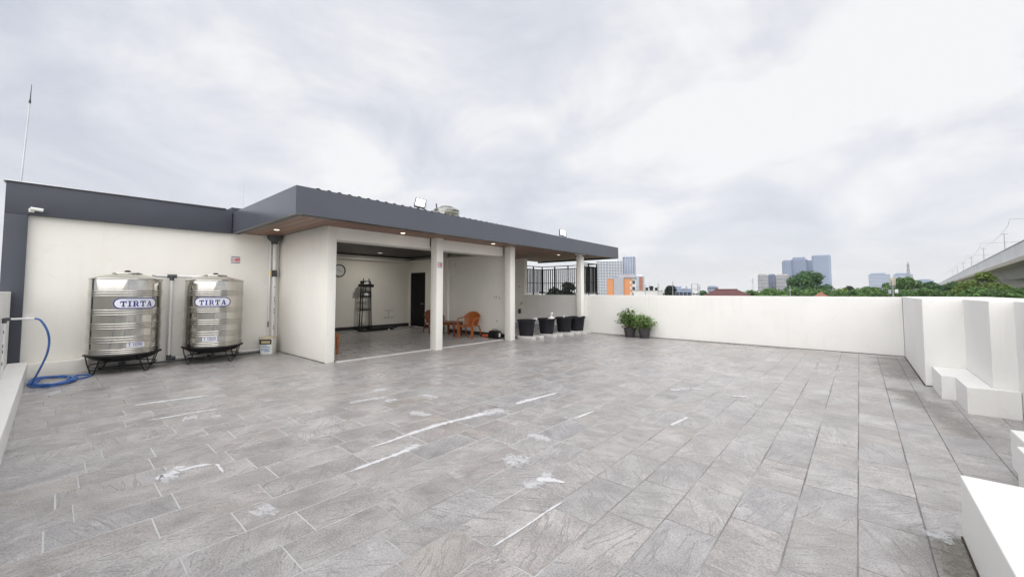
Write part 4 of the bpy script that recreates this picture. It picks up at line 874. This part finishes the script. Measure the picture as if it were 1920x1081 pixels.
o = thing('pipe_stub', 'small pink capped pipe stub on the recess wall', 'pipe', (-10.86, 13.0, 1.72)); MB().cyl((0, 0, 0), (0, -.05, 0), .028).build('cap', 'concrete_cream', o); MB().cyl((0, -.05, 0), (0, -.06, 0), .018).build('plug', 'red_orange', o)
for x, y, lab in ((-7.89, 12.70, 'dome camera on the left face of the end column'), (-7.66, 12.86, 'dome camera on the right face of the end column')):
    o = thing('dome_camera', lab, 'camera', (x, y, 2.84), 0, 'dome cameras at the end column'); MB().cyl((0, 0, 0), (0, 0, .058), .055).build('base', 'white_plastic', o); MB().lathe([(.0001, -.05), (.03, -.04), (.045, 0)], 16).build('dome', 'lens_dark', o)

# ---- potted plants
def leaf(mb, p, d, n, ln, w):
    d = d.normalized(); s = d.cross(n)
    if s.length < 1e-4: s = Vector((1, 0, 0))
    s.normalize(); nn = s.cross(d)
    mb.add([p, p+d*ln*.45+s*w/2+nn*ln*.06, p+d*ln-nn*ln*.10, p+d*ln*.45-s*w/2+nn*ln*.06], [(0, 1, 2, 3)])
def potted(label, x, y, hgt, wid, mt, seed, lean):
    rr = random.Random(seed); t = thing('potted_plant', label, 'plant', (x, y, 0.002), 0)
    MB().lathe([(.0001, 0), (.135, 0), (.145, .015), (.19, .26), (.20, .262), (.208, .275), (.208, .30), (.195, .305), (.185, .29), (.17, .25), (.0001, .25)], 32).build('pot', 'pot_black', t)
    MB().lathe([(.138, .004), (.155, .006), (.155, .03), (.143, .03)], 32).build('saucer', 'pot_black', t)
    MB().disc((0, 0, .265), .178, 24).build('soil', 'soil', t)
    fol = MB(); stm = MB()
    for k in range(40):
        a = rr.uniform(0, 6.28); sp = rr.uniform(.15, 1)*wid; z = rr.uniform(.45, 1)*hgt*(1-.35*(sp/wid)**2)
        p0 = Vector((rr.uniform(-.06, .06), rr.uniform(-.06, .06), .26)); p1 = Vector((sp*math.cos(a)+lean*z, min(.26, sp*math.sin(a)), .28+z))
        pts = catmull([p0, p0.lerp(p1, .5)+Vector((rr.uniform(-.04, .04), rr.uniform(-.04, .04), .06)), p1], 5); stm.tube(pts, .006, 5, False)
        for j in range(34):
            q = pts[rr.randrange(3, len(pts))]+Vector((rr.gauss(0, .045), rr.gauss(0, .045), rr.gauss(0, .04)))
            q.y = min(q.y, .27); dr = Vector((rr.gauss(0, 1), rr.gauss(0, 1), rr.gauss(.15, .7)))
            leaf(fol, q, dr, Vector((rr.gauss(0, .4), rr.gauss(0, .4), 1)), rr.uniform(.06, .11), rr.uniform(.04, .065))
    stm.build('stems', 'stem', t); fol.build('foliage', mt, t, smooth=False)
potted('taller potted green shrub against the far parapet', -5.80, 12.64, .66, .42, 'leaf_pot', 3, -.05)
potted('shorter potted green shrub right of the taller one', -5.30, 12.64, .42, .38, 'leaf_pot_pale', 8, .05)

# ================================================================== BACKGROUND
def gpt(u, d):
    p = at(u, HOR, d); return Vector((p.x, p.y, 0))
def px2m(px, d): return px/FPX*d
def vz(v, d, u=960): return at(u, v, d).z
def face_cam(p, extra=0.0):
    return math.atan2(p.y, p.x)-math.pi/2+extra     # local -Y faces the camera
def crown(mb, c, rx, rz, n, ls, rr, lumps=16, flat=.75):
    L_ = []
    for k in range(lumps):
        a = rr.uniform(0, 6.28); e = rr.uniform(-.5, 1.0); q = rr.uniform(.35, .82)
        ce = math.sqrt(max(0, 1-min(1, abs(e))**2)); L_.append((Vector((c[0]+rx*q*ce*math.cos(a), c[1]+rx*q*ce*math.sin(a), c[2]+rz*e*.72)), rr.uniform(.24, .42)))
    for i in range(n):
        lc, lr_ = L_[i % lumps]; v = Vector((rr.gauss(0, 1), rr.gauss(0, 1), rr.gauss(.25, .9))).normalized(); q = rr.uniform(.35, 1)**.4
        p = lc+Vector((v.x*rx*lr_, v.y*rx*lr_, v.z*rz*lr_*flat))*q
        nrm = (v+Vector((rr.gauss(0, .45), rr.gauss(0, .45), rr.gauss(.5, .4)))).normalized(); d = nrm.cross(Vector((rr.gauss(0, 1), rr.gauss(0, 1), rr.gauss(0, 1)))).normalized()
        leaf(mb, p, d, nrm, ls*rr.uniform(.7, 1.3), ls*rr.uniform(.45, .8))
def tree(label, u, vtop, half, d, mt, seed, n=2600, name='broadleaf_tree', tall=1.0, group='trees beyond the parapet'):
    rr = random.Random(seed); b = gpt(u, d); top = vz(vtop, d, u); rx = px2m(half, d)*max(.75, math.cos(math.atan((u-960)/FPX))); H = top-GZ; rz = min(H*.42, rx*1.05*tall)
    t = thing(name, label, 'tree', (b.x, b.y, GZ), 0, group); cz = H-rz*.95
    tk = MB().tube(catmull([(0, 0, 0), (rr.uniform(-.2, .2), rr.uniform(-.2, .2), cz*.5), (rr.uniform(-.4, .4), rr.uniform(-.4, .4), cz)], 4), .3, 9, True, None)
    for k in range(6):
        a = k*1.05+rr.uniform(-.3, .3); tk.tube([(0, 0, cz*.62), (rx*.35*math.cos(a), rx*.35*math.sin(a), cz*.9), (rx*.6*math.cos(a), rx*.6*math.sin(a), cz+rz*.3)], .1, 6, False, [.2, .13, .05])
    tk.build('trunk', 'bark', t); c = MB(); crown(c, (0, 0, cz), rx, rz, n, max(.28, d*.0062), rr); c.build('crown', mt, t, smooth=False); return t
TR = [  # u, vtop, half, d, material, leaves, label
 (1516, 508, 46, 112, 'leaf_deep', 4200, 'large dark green dome shaped tree before the blue towers'),
 (1446, 541, 34, 128, 'leaf_deep', 1800, 'low dark tree crown left of the large dome tree'),
 (1412, 546, 22, 120, 'leaf_mid', 1200, 'small tree just right of the maroon hipped roof'),
 (1577, 541, 27, 96, 'leaf_yellow', 1800, 'bright green tree right of the large dome tree'),
 (1592, 537, 12, 140, 'leaf_dark', 700, 'small dark round tree top right of the large dome tree'),
 (1612, 543, 22, 104, 'leaf_mid', 1400, 'green tree filling the gap before the left pale block'),
 (1645, 524, 34, 108, 'leaf_mid', 2600, 'broad green tree in front of the left pale block'),
 (1700, 518, 31, 112, 'leaf_mid', 2600, 'green tree with taller crown behind the antenna pole'),
 (1748, 527, 37, 118, 'leaf_deep', 2600, 'dark green tree near where the viaduct disappears'),
 (1795, 528, 30, 100, 'leaf_deep', 2200, 'dark green tree under the far end of the viaduct'),
 (1836, 509, 40, 74, 'leaf_yellow', 3400, 'yellowish green tree in front of the viaduct barrier'),
 (1880, 530, 34, 66, 'leaf_yellow', 2600, 'olive tree below the viaduct girder'),
 (1925, 536, 36, 62, 'leaf_mid', 2200, 'green tree at the right edge below the viaduct'),
 (1257, 536, 13, 92, 'leaf_dark', 1300, 'dark rounded tree left of the grey house'),
 (1316, 545, 16, 110, 'leaf_deep', 900, 'small green tree between the grey house and maroon roof'),
 (1064, 530, 18, 70, 'leaf_dark', 1400, 'dark tree seen through the railing near the end column'),
 (1040, 539, 16, 78, 'leaf_dark', 1000, 'lower dark tree seen through the middle of the railing'),
]
for i, (u, vt, h, d, m_, n_, lab) in enumerate(TR): tree(lab, u, vt, h, d, m_, 100+i, n_)
und = MB(); rr = random.Random(5)
for i in range(44):
    u = 1408+i*12; d = rr.uniform(70, 100) if u < 1840 else rr.uniform(52, 60); b = gpt(u, d); top = vz(541+rr.uniform(-4, 4), d, u)
    crown(und, (b.x, b.y, top-2.2), 2.6, 2.3, 420, .55, rr, 7)
    crown(und, (b.x, b.y, top-6), 3.2, 4.0, 260, .8, rr, 6)
tag(und.build('undergrowth', 'leaf_mid', smooth=False), 'continuous band of green shrubs above the parapet at right', 'shrubs', kind='stuff')

def building(name, label, u0, u1, vtop, d, depth, mb_wall, turn=0.0, floors=0, bays=0, wmat='window_dark', band=None, cat='building', win=.6, group=None, side=True):
    uc = (u0+u1)/2; b = gpt(uc, d); w = px2m(u1-u0, d)*math.cos(math.atan((uc-960)/FPX)); top = vz(vtop, d, uc); H = top-GZ; rz = face_cam(b, turn)
    t = thing(name, label, cat, (b.x, b.y, GZ), rz, group)
    MB().box(-w/2, w/2, 0, depth, 0, H).build('wall', mb_wall, t)
    if floors:
        fh = H/floors; pn = MB(); bd = MB()
        for f in range(floors):
            z0 = f*fh+fh*(1-win)*.5; z1 = z0+fh*win
            if bays:
                bw = w/bays
                for k in range(bays): x = -w/2+bw*(k+.09); pn.quad((x, -.06, z0), (x+bw*.82, -.06, z0), (x+bw*.82, -.06, z1), (x, -.06, z1))
                if side:
                    nb = max(2, int(depth/bw)); sw = depth/nb
                    for k in range(nb):
                        for sx in (-1, 1):
                            y = sw*(k+.14); q = [(sx*(w/2+.06), y, z0), (sx*(w/2+.06), y+sw*.72, z0), (sx*(w/2+.06), y+sw*.72, z1), (sx*(w/2+.06), y, z1)]; pn.quad(*(q if sx > 0 else q[::-1]))
            if band: bd.box(-w/2-.25, w/2+.25, -.3, depth+.2, f*fh-.14*fh, f*fh+.10*fh)
        if pn.f: tag(pn.build('window_panes', wmat, t, smooth=False), kind='stuff')
        if bd.f: tag(bd.build('floor_slabs', band, t, smooth=False), kind='stuff')
    MB().box(-w/2+w*.1, w/2-w*.2, depth*.2, depth*.8, H, H+min(3.0, H*.06)).build('roof_plant', mb_wall, t)
    return t, w, H
TG = 'high rise towers on the skyline'
building('apartment_tower', 'wide pale gridded apartment tower behind the orange building', 1120, 1168, 489, 620, 18, 'tower_white', R(6), 24, 9, 'tower_dark', 'tower_white', 'tower', .55, TG)
# slim blue grey tower beside it with rounded corners
b = gpt(1180, 660); Ht = vz(482, 660, 1180)-GZ; t = thing('apartment_tower', 'darker blue tower with white ribs right of the gridded tower', 'tower', (b.x, b.y, GZ), face_cam(b), TG)
o = taper(20.5, 20.5, 0, Ht, 18, 18, 5.0, 6).build('wall', 'tower_blue', t); sl_ = MB()
for f in range(28): pass
ribs = MB()
for k in range(9):
    x = -10.5+k*2.6; ribs.box(x, x+.8, -9.4, -8.6, 0, Ht*(.96 if k % 2 else 1))
tag(ribs.build('facade_ribs', 'tower_white', t, smooth=False), kind='stuff'); taper(12, 12, Ht, Ht+3, 10, 10, 2).build('roof_plant', 'tower_white', t)
t, w, H = building('apartment_block', 'shorter brick and white block right of the orange building', 1192, 1209, 517, 420, 12, 'tower_white', R(8), 12, 4, 'tower_glass', None, 'building', .55)
MB().box(-w*.10, w*.28, -.5, -.1, 0, H*.96).build('brick_panel', 'brick_red', t)
# orange building
b = gpt(1165, 150); t = thing('orange_building', 'orange and grey panelled building beyond the far parapet', 'building', (b.x, b.y, GZ), face_cam(b, R(-3))); W = px2m(55, 150)*.96; H = vz(521, 150, 1165)-GZ
x0 = -W/2
for i, (f0, f1, m_, pr_) in enumerate(((0, .25, 'orange_wall', 0), (.25, .585, 'grey_wall', .5), (.585, .86, 'orange_wall', 0), (.86, 1.0, 'white_wall', -.4))):
    MB().box(x0+W*f0+.01, x0+W*f1-.01, -pr_, 9, 0, H+(.25 if i == 1 else 0)).build('facade_panel', m_, t)
MB().box(-W*.10, W*.50, 1.5, 8, H+.26, H+1.5).build('roof_room', 'grey_wall', t); MB().box(-W/2-.1, W/2+.1, -.15, 9.1, H-.25, H-.02).build('coping', 'grey_wall', t)
for k in range(3): MB().box(x0+W*.88, x0+W*.97, .30, .398, H-2.2-k*2.3, H-1.0-k*2.3).build('window', 'window_dark', t)
for k in range(3): MB().box(x0+W*.80, x0+W*.85, -.09, -.012, H-2.2-k*2.1, H-1.2-k*2.1).build('vent', 'white_wall', t)
# low roofs and houses beyond the wall
def house(name, label, u0, u1, veave, vridge, d, depth, wallm, roofm, turn=0.0, hip=.3):
    uc = (u0+u1)/2; b = gpt(uc, d); w = px2m(u1-u0, d)*math.cos(math.atan((uc-960)/FPX)); ze = vz(veave, d, uc)-GZ; zr = vz(vridge, d, uc)-GZ
    t = thing(name, label, 'house', (b.x, b.y, GZ), face_cam(b, turn)); MB().box(-w/2+.4, w/2-.4, .4, depth-.4, 0, ze).build('wall', wallm, t)
    r = MB(); k = w*hip; r.add([(-w/2, 0, ze), (w/2, 0, ze), (w/2, depth, ze), (-w/2, depth, ze), (-w/2+k, depth/2, zr), (w/2-k, depth/2, zr), (-w/2, 0, ze-.12), (w/2, 0, ze-.12), (w/2, depth, ze-.12), (-w/2, depth, ze-.12)],
        [(0, 1, 5, 4), (1, 2, 5), (2, 3, 4, 5), (3, 0, 4), (6, 7, 1, 0), (7, 8, 2, 1), (8, 9, 3, 2), (9, 6, 0, 3), (9, 8, 7, 6)]); ro = r.build('roof', roofm, t, smooth=False)
    MB().tube([(-w/2+k, depth/2, zr), (w/2-k, depth/2, zr)], .14, 6).build('ridge', roofm, ro); return t, w, ze
house('hipped_house', 'house with a wide maroon hipped roof beyond the parapet', 1318, 1412, 555, 542.5, 62, 8, 'white_wall', 'roof_maroon', R(4), .26)
house('small_house', 'small orange tiled roof below the large dome tree', 1524, 1554, 556, 547, 60, 2.4, 'white_wall', 'roof_orange', 0, .48)
house('red_roof_house', 'low red roof with white gable right of the orange building', 1228, 1246, 553, 549, 100, 4, 'white_wall', 'roof_orange', 0, .2)
b = gpt(1215, 95); t = thing('flat_roof_building', 'flat white roof with black rooftop tanks right of orange building', 'building', (b.x, b.y, GZ), face_cam(b)); W = px2m(52, 95); H = vz(545, 95, 1215)-GZ
MB().box(-W/2, W/2, 0, 8, 0, H).build('wall', 'white_wall', t); MB().box(-W/2-.1, W/2+.1, -.1, 8.1, H, H+.12).build('coping', 'concrete_cream', t)
for x, r_, h_ in ((-.3, .45, .55), (.75, .55, .9), (1.9, .4, .5)):
    MB().lathe([(r_*.6, .5), (r_, .55), (r_, h_), (r_*.5, h_+.2), (.0001, h_+.22)], 14, (x, 3, H+.1)).build('rooftop_tank', 'tub_black', t)
    MB().box(x-r_*.8, x+r_*.8, 2.8, 3.2, H+.12, H+.62).build('tank_stand', 'black_metal', t)
for x in (-2.3, .35, 2.4): MB().cyl((x, .5, H), (x, .5, H+random.uniform(1.2, 2.2)), .035, n=5).build('aerial', 'steel_grey', t)
t, w, H = building('grey_house', 'pale grey house with external stair frame beyond the parapet', 1266, 1296, 541, 105, 7, 'tower_bluepale', R(5), 3, 4, 'window_dark', None, 'house', .5)
MB().add([(-w*.15, -.2, H), (w*.25, -.2, H), (w*.25, 4, H), (-w*.15, 4, H), (w*.05, -.2, H+.9), (w*.05, 4, H+.9)], [(0,1,4),(1,2,5,4),(2,3,5),(3,0,4,5)]).build('gable', 'white_wall', t, smooth=False)
fr = MB(); x0, x1 = w/2+.2, w/2+1.7
for x in (x0, x1):
    for y_ in (0, 1.2): fr.box(x-.06, x+.06, y_-.06, y_+.06, 0, H+1.3)
for z in (H-1.2, H, H+1.3):
    for y_ in (0, 1.2): fr.box(x0+.061, x1-.061, y_-.05, y_+.05, z-.05, z+.05)
fr.tube([(x0, 0, H-1.2), (x1, 0, H)], .05, 4); fr.build('stair_frame', 'steel_grey', t)
# fill between: far low city blocks along the horizon
low = [(1010, 1050, 545), (1098, 1122, 546), (1246, 1262, 547), (1298, 1330, 547.5), (1331, 1347, 537), (1405, 1425, 546)]
for i, (u0, u1, v) in enumerate(low):
    lab = ['low pale block behind the railing', 'low white block right of the end column', 'low block behind the dark rounded tree', 'low block right of the stair frame', 'distant pale grey block above the maroon roof', 'low block near the white lattice mast'][i]
    building('low_block', lab, u0, u1, v, 260 if i != 4 else 480, 14, 'white_wall' if i != 4 else 'tower_bluepale', R(i*5-8), 4, 6, 'window_dark', None, 'building', .45)
# right hand skyline
building('apartment_block', 'short apartment block with white balconies left of the dome tree', 1423, 1441, 515, 560, 14, 'tower_tan', R(4), 17, 6, 'tower_dark', 'tower_white', 'building', .6, 'short apartment blocks left of the dome tree')
building('apartment_block', 'dark middle slab between the two balconied short blocks', 1440, 1457, 516, 575, 12, 'tower_blue', R(-3), 17, 3, 'tower_dark', None, 'building', .7, 'short apartment blocks left of the dome tree')
building('apartment_block', 'right short block with white balconies touching the blue towers', 1456, 1484, 516, 565, 14, 'tower_tan', R(3), 17, 8, 'tower_dark', 'tower_white', 'building', .6, 'short apartment blocks left of the dome tree')
def glass_tower(label, u0, u1, v, d, m_, crown_, nb):
    uc = (u0+u1)/2; b = gpt(uc, d); w = px2m(u1-u0, d)*math.cos(math.atan((uc-960)/FPX)); H = vz(v, d, uc)-GZ
    t = thing('glass_tower', label, 'tower', (b.x, b.y, GZ), face_cam(b), TG); taper(w, w, 0, H, w*.8, w*.8, w*.16, 5).build('wall', m_, t)
    fb = MB(); 
    for f in range(0, 40): z = H*(f+.5)/40; fb.box(-w/2+w*.16, w/2-w*.16, -w*.4-.25, -w*.4-.02, z, z+.5)
    tag(fb.build('floor_lines', 'tower_bluepale', t, smooth=False), kind='stuff'); rb = MB()
    for k in range(nb): x = -w/2+w*.16+(w*.68)*k/(nb-1); rb.box(x-.35, x+.35, -w*.4-.6, -w*.4-.26, 0, H)
    tag(rb.build('facade_ribs', 'tower_bluepale', t, smooth=False), kind='stuff'); taper(w*.8, w*.7, H, H+crown_, w*.6, w*.5, w*.1, 4).build('roof_crown', m_, t)
glass_tower('leftmost blue glass tower of the right hand cluster', 1468, 1486, 490, 900, 'tower_blue', 3, 5)
glass_tower('middle blue tower with a domed top in the cluster', 1484, 1516, 487, 930, 'tower_blue', 6, 8)
glass_tower('narrow recessed blue tower between middle and tallest towers', 1513, 1526, 489, 960, 'tower_blue', 2, 4)
glass_tower('tallest paler blue tower above the large dome tree', 1524, 1560, 479, 900, 'tower_bluepale', 1.5, 6)
building('office_block', 'left one of two pale flat topped blocks above the trees', 1630, 1670, 514, 820, 20, 'tower_bluepale', R(2), 16, 1, 'tower_bluepale', 'tower_white', 'building', .5, 'two pale blocks above the trees')
building('office_block', 'right one of two pale flat topped blocks above the trees', 1676, 1712, 514, 840, 20, 'tower_bluepale', R(-3), 16, 1, 'tower_bluepale', 'tower_white', 'building', .5, 'two pale blocks above the trees')
building('low_block', 'very low distant block near the viaduct end', 1722, 1752, 525, 700, 15, 'tower_bluepale', 0, 5, 1, 'tower_bluepale', None, 'building', .4)
def lattice(name, label, u, v, d, wpx, m_='steel_grey', platforms=()):
    b = gpt(u, d); H = vz(v, d, u)-GZ; w = px2m(wpx, d); t = thing(name, label, 'mast', (b.x, b.y, GZ), face_cam(b, R(20))); lg = MB()
    for sx in (-1, 1):
        for sy in (-1, 1): lg.tube([(sx*w/2, sy*w/2, 0), (sx*w*.10, sy*w*.10, H)], w*.05, 4)
    n = 14
    for k in range(n):
        z0, z1 = H*k/n, H*(k+1)/n; f0, f1 = .5-.4*k/n, .5-.4*(k+1)/n
        for sy in (-1, 1): lg.tube([(-w*f0, sy*w*f0, z0), (w*f1, sy*w*f1, z1)], w*.03, 3); lg.tube([(w*f0, sy*w*f0, z0), (-w*f1, sy*w*f1, z1)], w*.03, 3)
    lg.build('lattice', m_, t)
    for z, r_ in platforms: MB().cyl((0, 0, H*z), (0, 0, H*z+px2m(1.2, d)), px2m(r_, d), n=10).build('platform', m_, t)
    MB().cyl((0, 0, H), (0, 0, H*1.06), w*.05, n=5).build('spike', m_, t)
lattice('lattice_mast', 'telecom lattice mast rising behind the right pale block', 1705, 493, 520, 7, 'steel_grey', ((.93, 2.6), (.80, 2.4)))
lattice('lattice_mast', 'thin white lattice mast left of the short apartment blocks', 1412, 522, 300, 5, 'tower_white', ((.9, 2.0), (.98, 1.6)))
# antenna pole among the trees, lamp pole, thin poles
b = gpt(1674.5, 64); H = vz(520, 64, 1675)-GZ; t = thing('antenna_pole', 'pole with cream panel antennas before the trees at right', 'antenna', (b.x, b.y, GZ), face_cam(b))
MB().cyl((0, 0, 0), (0, 0, H), .10, n=10).build('pole', 'steel_grey', t)
for k in range(3):
    a = -math.pi/2+(-1.0, 0.15, 1.1)[k]; o = MB().box(-.13, .13, -.06, .06, 0, 1.25, .03).build('panel_antenna', 'concrete_cream', t, (.30*math.cos(a), .30*math.sin(a), H-1.3), a+math.pi/2)
MB().cyl((0, 0, H-1.6), (0, 0, H-1.5), .34, n=12).build('platform', 'steel_grey', t); MB().box(-.55, -.2, -.2, .1, H-2.6, H-1.95, .03).build('equipment_box', 'grey_wall', t); MB().box(.2, .6, -.2, .1, H-2.5, H-1.9, .03).build('equipment_box', 'concrete_pale', t)
for u, v, d, lab in ((1481.5, 535, 75, 'thin grey lamp pole before the large dome tree'), (1261.5, 527, 80, 'thin white pole beside the dark rounded tree'), (1312, 533, 90, 'thin pole right of the grey house stair frame'), (1210, 533, 90, 'short dark pole right of the brick and white block'), (1234, 531, 88, 'thin aerial mast above the flat white roof')):
    b = gpt(u, d); H = vz(v, d, u)-GZ; t = thing('street_pole', lab, 'pole', (b.x, b.y, GZ), 0); MB().cyl((0, 0, 0), (0, 0, H), .11, .06, 8).build('shaft', 'steel_grey', t); MB().box(-.25, .25, -.06, .06, H-.9, H-.75).build('cross_arm', 'steel_grey', t)

# ---- railway viaduct
VA = R(4.8); dv = Vector((math.sin(VA), math.cos(VA), 0)); nv = Vector((math.cos(VA), -math.sin(VA), 0))
a0 = math.atan((1920-960)/FPX)-YAW; P0 = Vector((117*math.sin(a0), 117*math.cos(a0), 0)); VT = 10.5
vd = thing('railway_viaduct', 'long concrete railway viaduct rising at the right edge', 'viaduct', (P0.x, P0.y, GZ), -VA)     # local +Y along the line
z = lambda h: h-GZ
S0, S1 = -45, 1500
sg = 24.0; k = 0; y = S0
while y < 420:
    MB().box(0, .30, y+.03, y+sg-.03, z(7.75), z(VT)).build('barrier_panel', 'concrete_pale', vd); y += sg
MB().box(0, .30, y, S1, z(7.75), z(VT)).build('barrier_run', 'concrete_pale', vd)
MB().box(-.08, .38, S0, S1, z(VT)+.003, z(VT)+.14).build('barrier_coping', 'grey_wall', vd)
MB().box(10.2, 10.5, S0, S1, z(7.75), z(VT)).build('far_barrier', 'concrete_pale', vd)
MB().box(-.5, 11.0, S0, S1, z(6.95), z(7.745)).build('deck', 'concrete_cream', vd)
MB().add([(1.8, S0, z(6.945)), (8.7, S0, z(6.945)), (7.6, S0, z(4.6)), (2.9, S0, z(4.6)), (1.8, S1, z(6.945)), (8.7, S1, z(6.945)), (7.6, S1, z(4.6)), (2.9, S1, z(4.6))],
         [(3,2,1,0),(4,5,6,7),(0,1,5,4),(1,2,6,5),(2,3,7,6),(3,0,4,7)]).build('girder', 'concrete', vd, smooth=False)
y = -25
while y < 700:
    p = MB(); p.add([(1.2, y-1.6, z(4.59)), (9.3, y-1.6, z(4.59)), (6.8, y-1.3, z(1.5)), (3.7, y-1.3, z(1.5)), (1.2, y+1.6, z(4.59)), (9.3, y+1.6, z(4.59)), (6.8, y+1.3, z(1.5)), (3.7, y+1.3, z(1.5))],
                     [(3,2,1,0),(4,5,6,7),(0,1,5,4),(1,2,6,5),(2,3,7,6),(3,0,4,7)]); p.box(3.75, 6.75, y-1.25, y+1.25, 0, z(1.495)); p.build('pier', 'concrete', vd, smooth=False); y += 36
names = ['nearest overhead line mast on the viaduct at the right edge', 'second overhead line mast along the viaduct', 'third overhead line mast along the viaduct', 'fourth overhead line mast along the viaduct', 'fifth overhead line mast along the viaduct', 'sixth overhead line mast along the viaduct', 'seventh overhead line mast along the viaduct']
tops = []
for k, lab in enumerate(names):
    s_ = 2.0+k*53; b = P0+dv*s_+nv*3.2; t = thing('overhead_line_mast', lab, 'mast', (b.x, b.y, 7.746), -VA, 'overhead line masts on the viaduct')
    MB().cyl((0, 0, 0), (0, 0, 9.6), .12, .08, 8).build('post', 'steel_grey', t)
    ar = MB().tube([(0, 0, 7.1), (-4.2, 0, 7.25), (-4.4, 0, 6.2)], .045, 6); ar.build('cantilever', 'steel_grey', t)
    MB().tube([(0, 0, 7.1), (4.6, 0, 7.2)], .06, 6).tube([(0, 0, 5.2), (4.6, 0, 6.6)], .05, 6).build('bracket_arm', 'steel_grey', t); MB().box(-.7, .7, -.06, .06, 9.3, 9.42).build('head_arm', 'steel_grey', t)
    tops.append(b)
for off, zz, lab in ((-4.4, 13.9, 'left sagging overhead wire strung between the viaduct masts'), (4.6, 14.3, 'right sagging overhead wire strung between the viaduct masts')):
    w = MB()
    for k in range(len(tops)-1):
        A, B_ = tops[k]+nv*off, tops[k+1]+nv*off; pts = [A.lerp(B_, j/8)+Vector((0, 0, zz-1.1*4*(j/8)*(1-j/8))) for j in range(9)]; w.tube(pts, .022, 4, False)
    tag(w.build('overhead_wire', 'steel_grey'), lab, 'wire', 'overhead wires')

# ---- city haze: even, pale air round the whole place
hm = bpy.data.materials.new('haze'); hm.use_nodes = True; nt = hm.node_tree; nt.nodes.clear()
pv = N(nt, 'ShaderNodeVolumePrincipled'); pv.inputs['Color'].default_value = (0.95, 0.97, 1.0, 1); pv.inputs['Density'].default_value = 0.00018; pv.inputs['Anisotropy'].default_value = 0.0
mo = N(nt, 'ShaderNodeOutputMaterial'); L(nt, pv, 0, mo, 'Volume'); MATS['haze'] = hm
hb = box(-3200, 3200, -3200, 3200, GZ-1.5, 125).build('haze', 'haze', smooth=False); tag(hb, 'thin pale haze over the city', 'haze', kind='stuff')
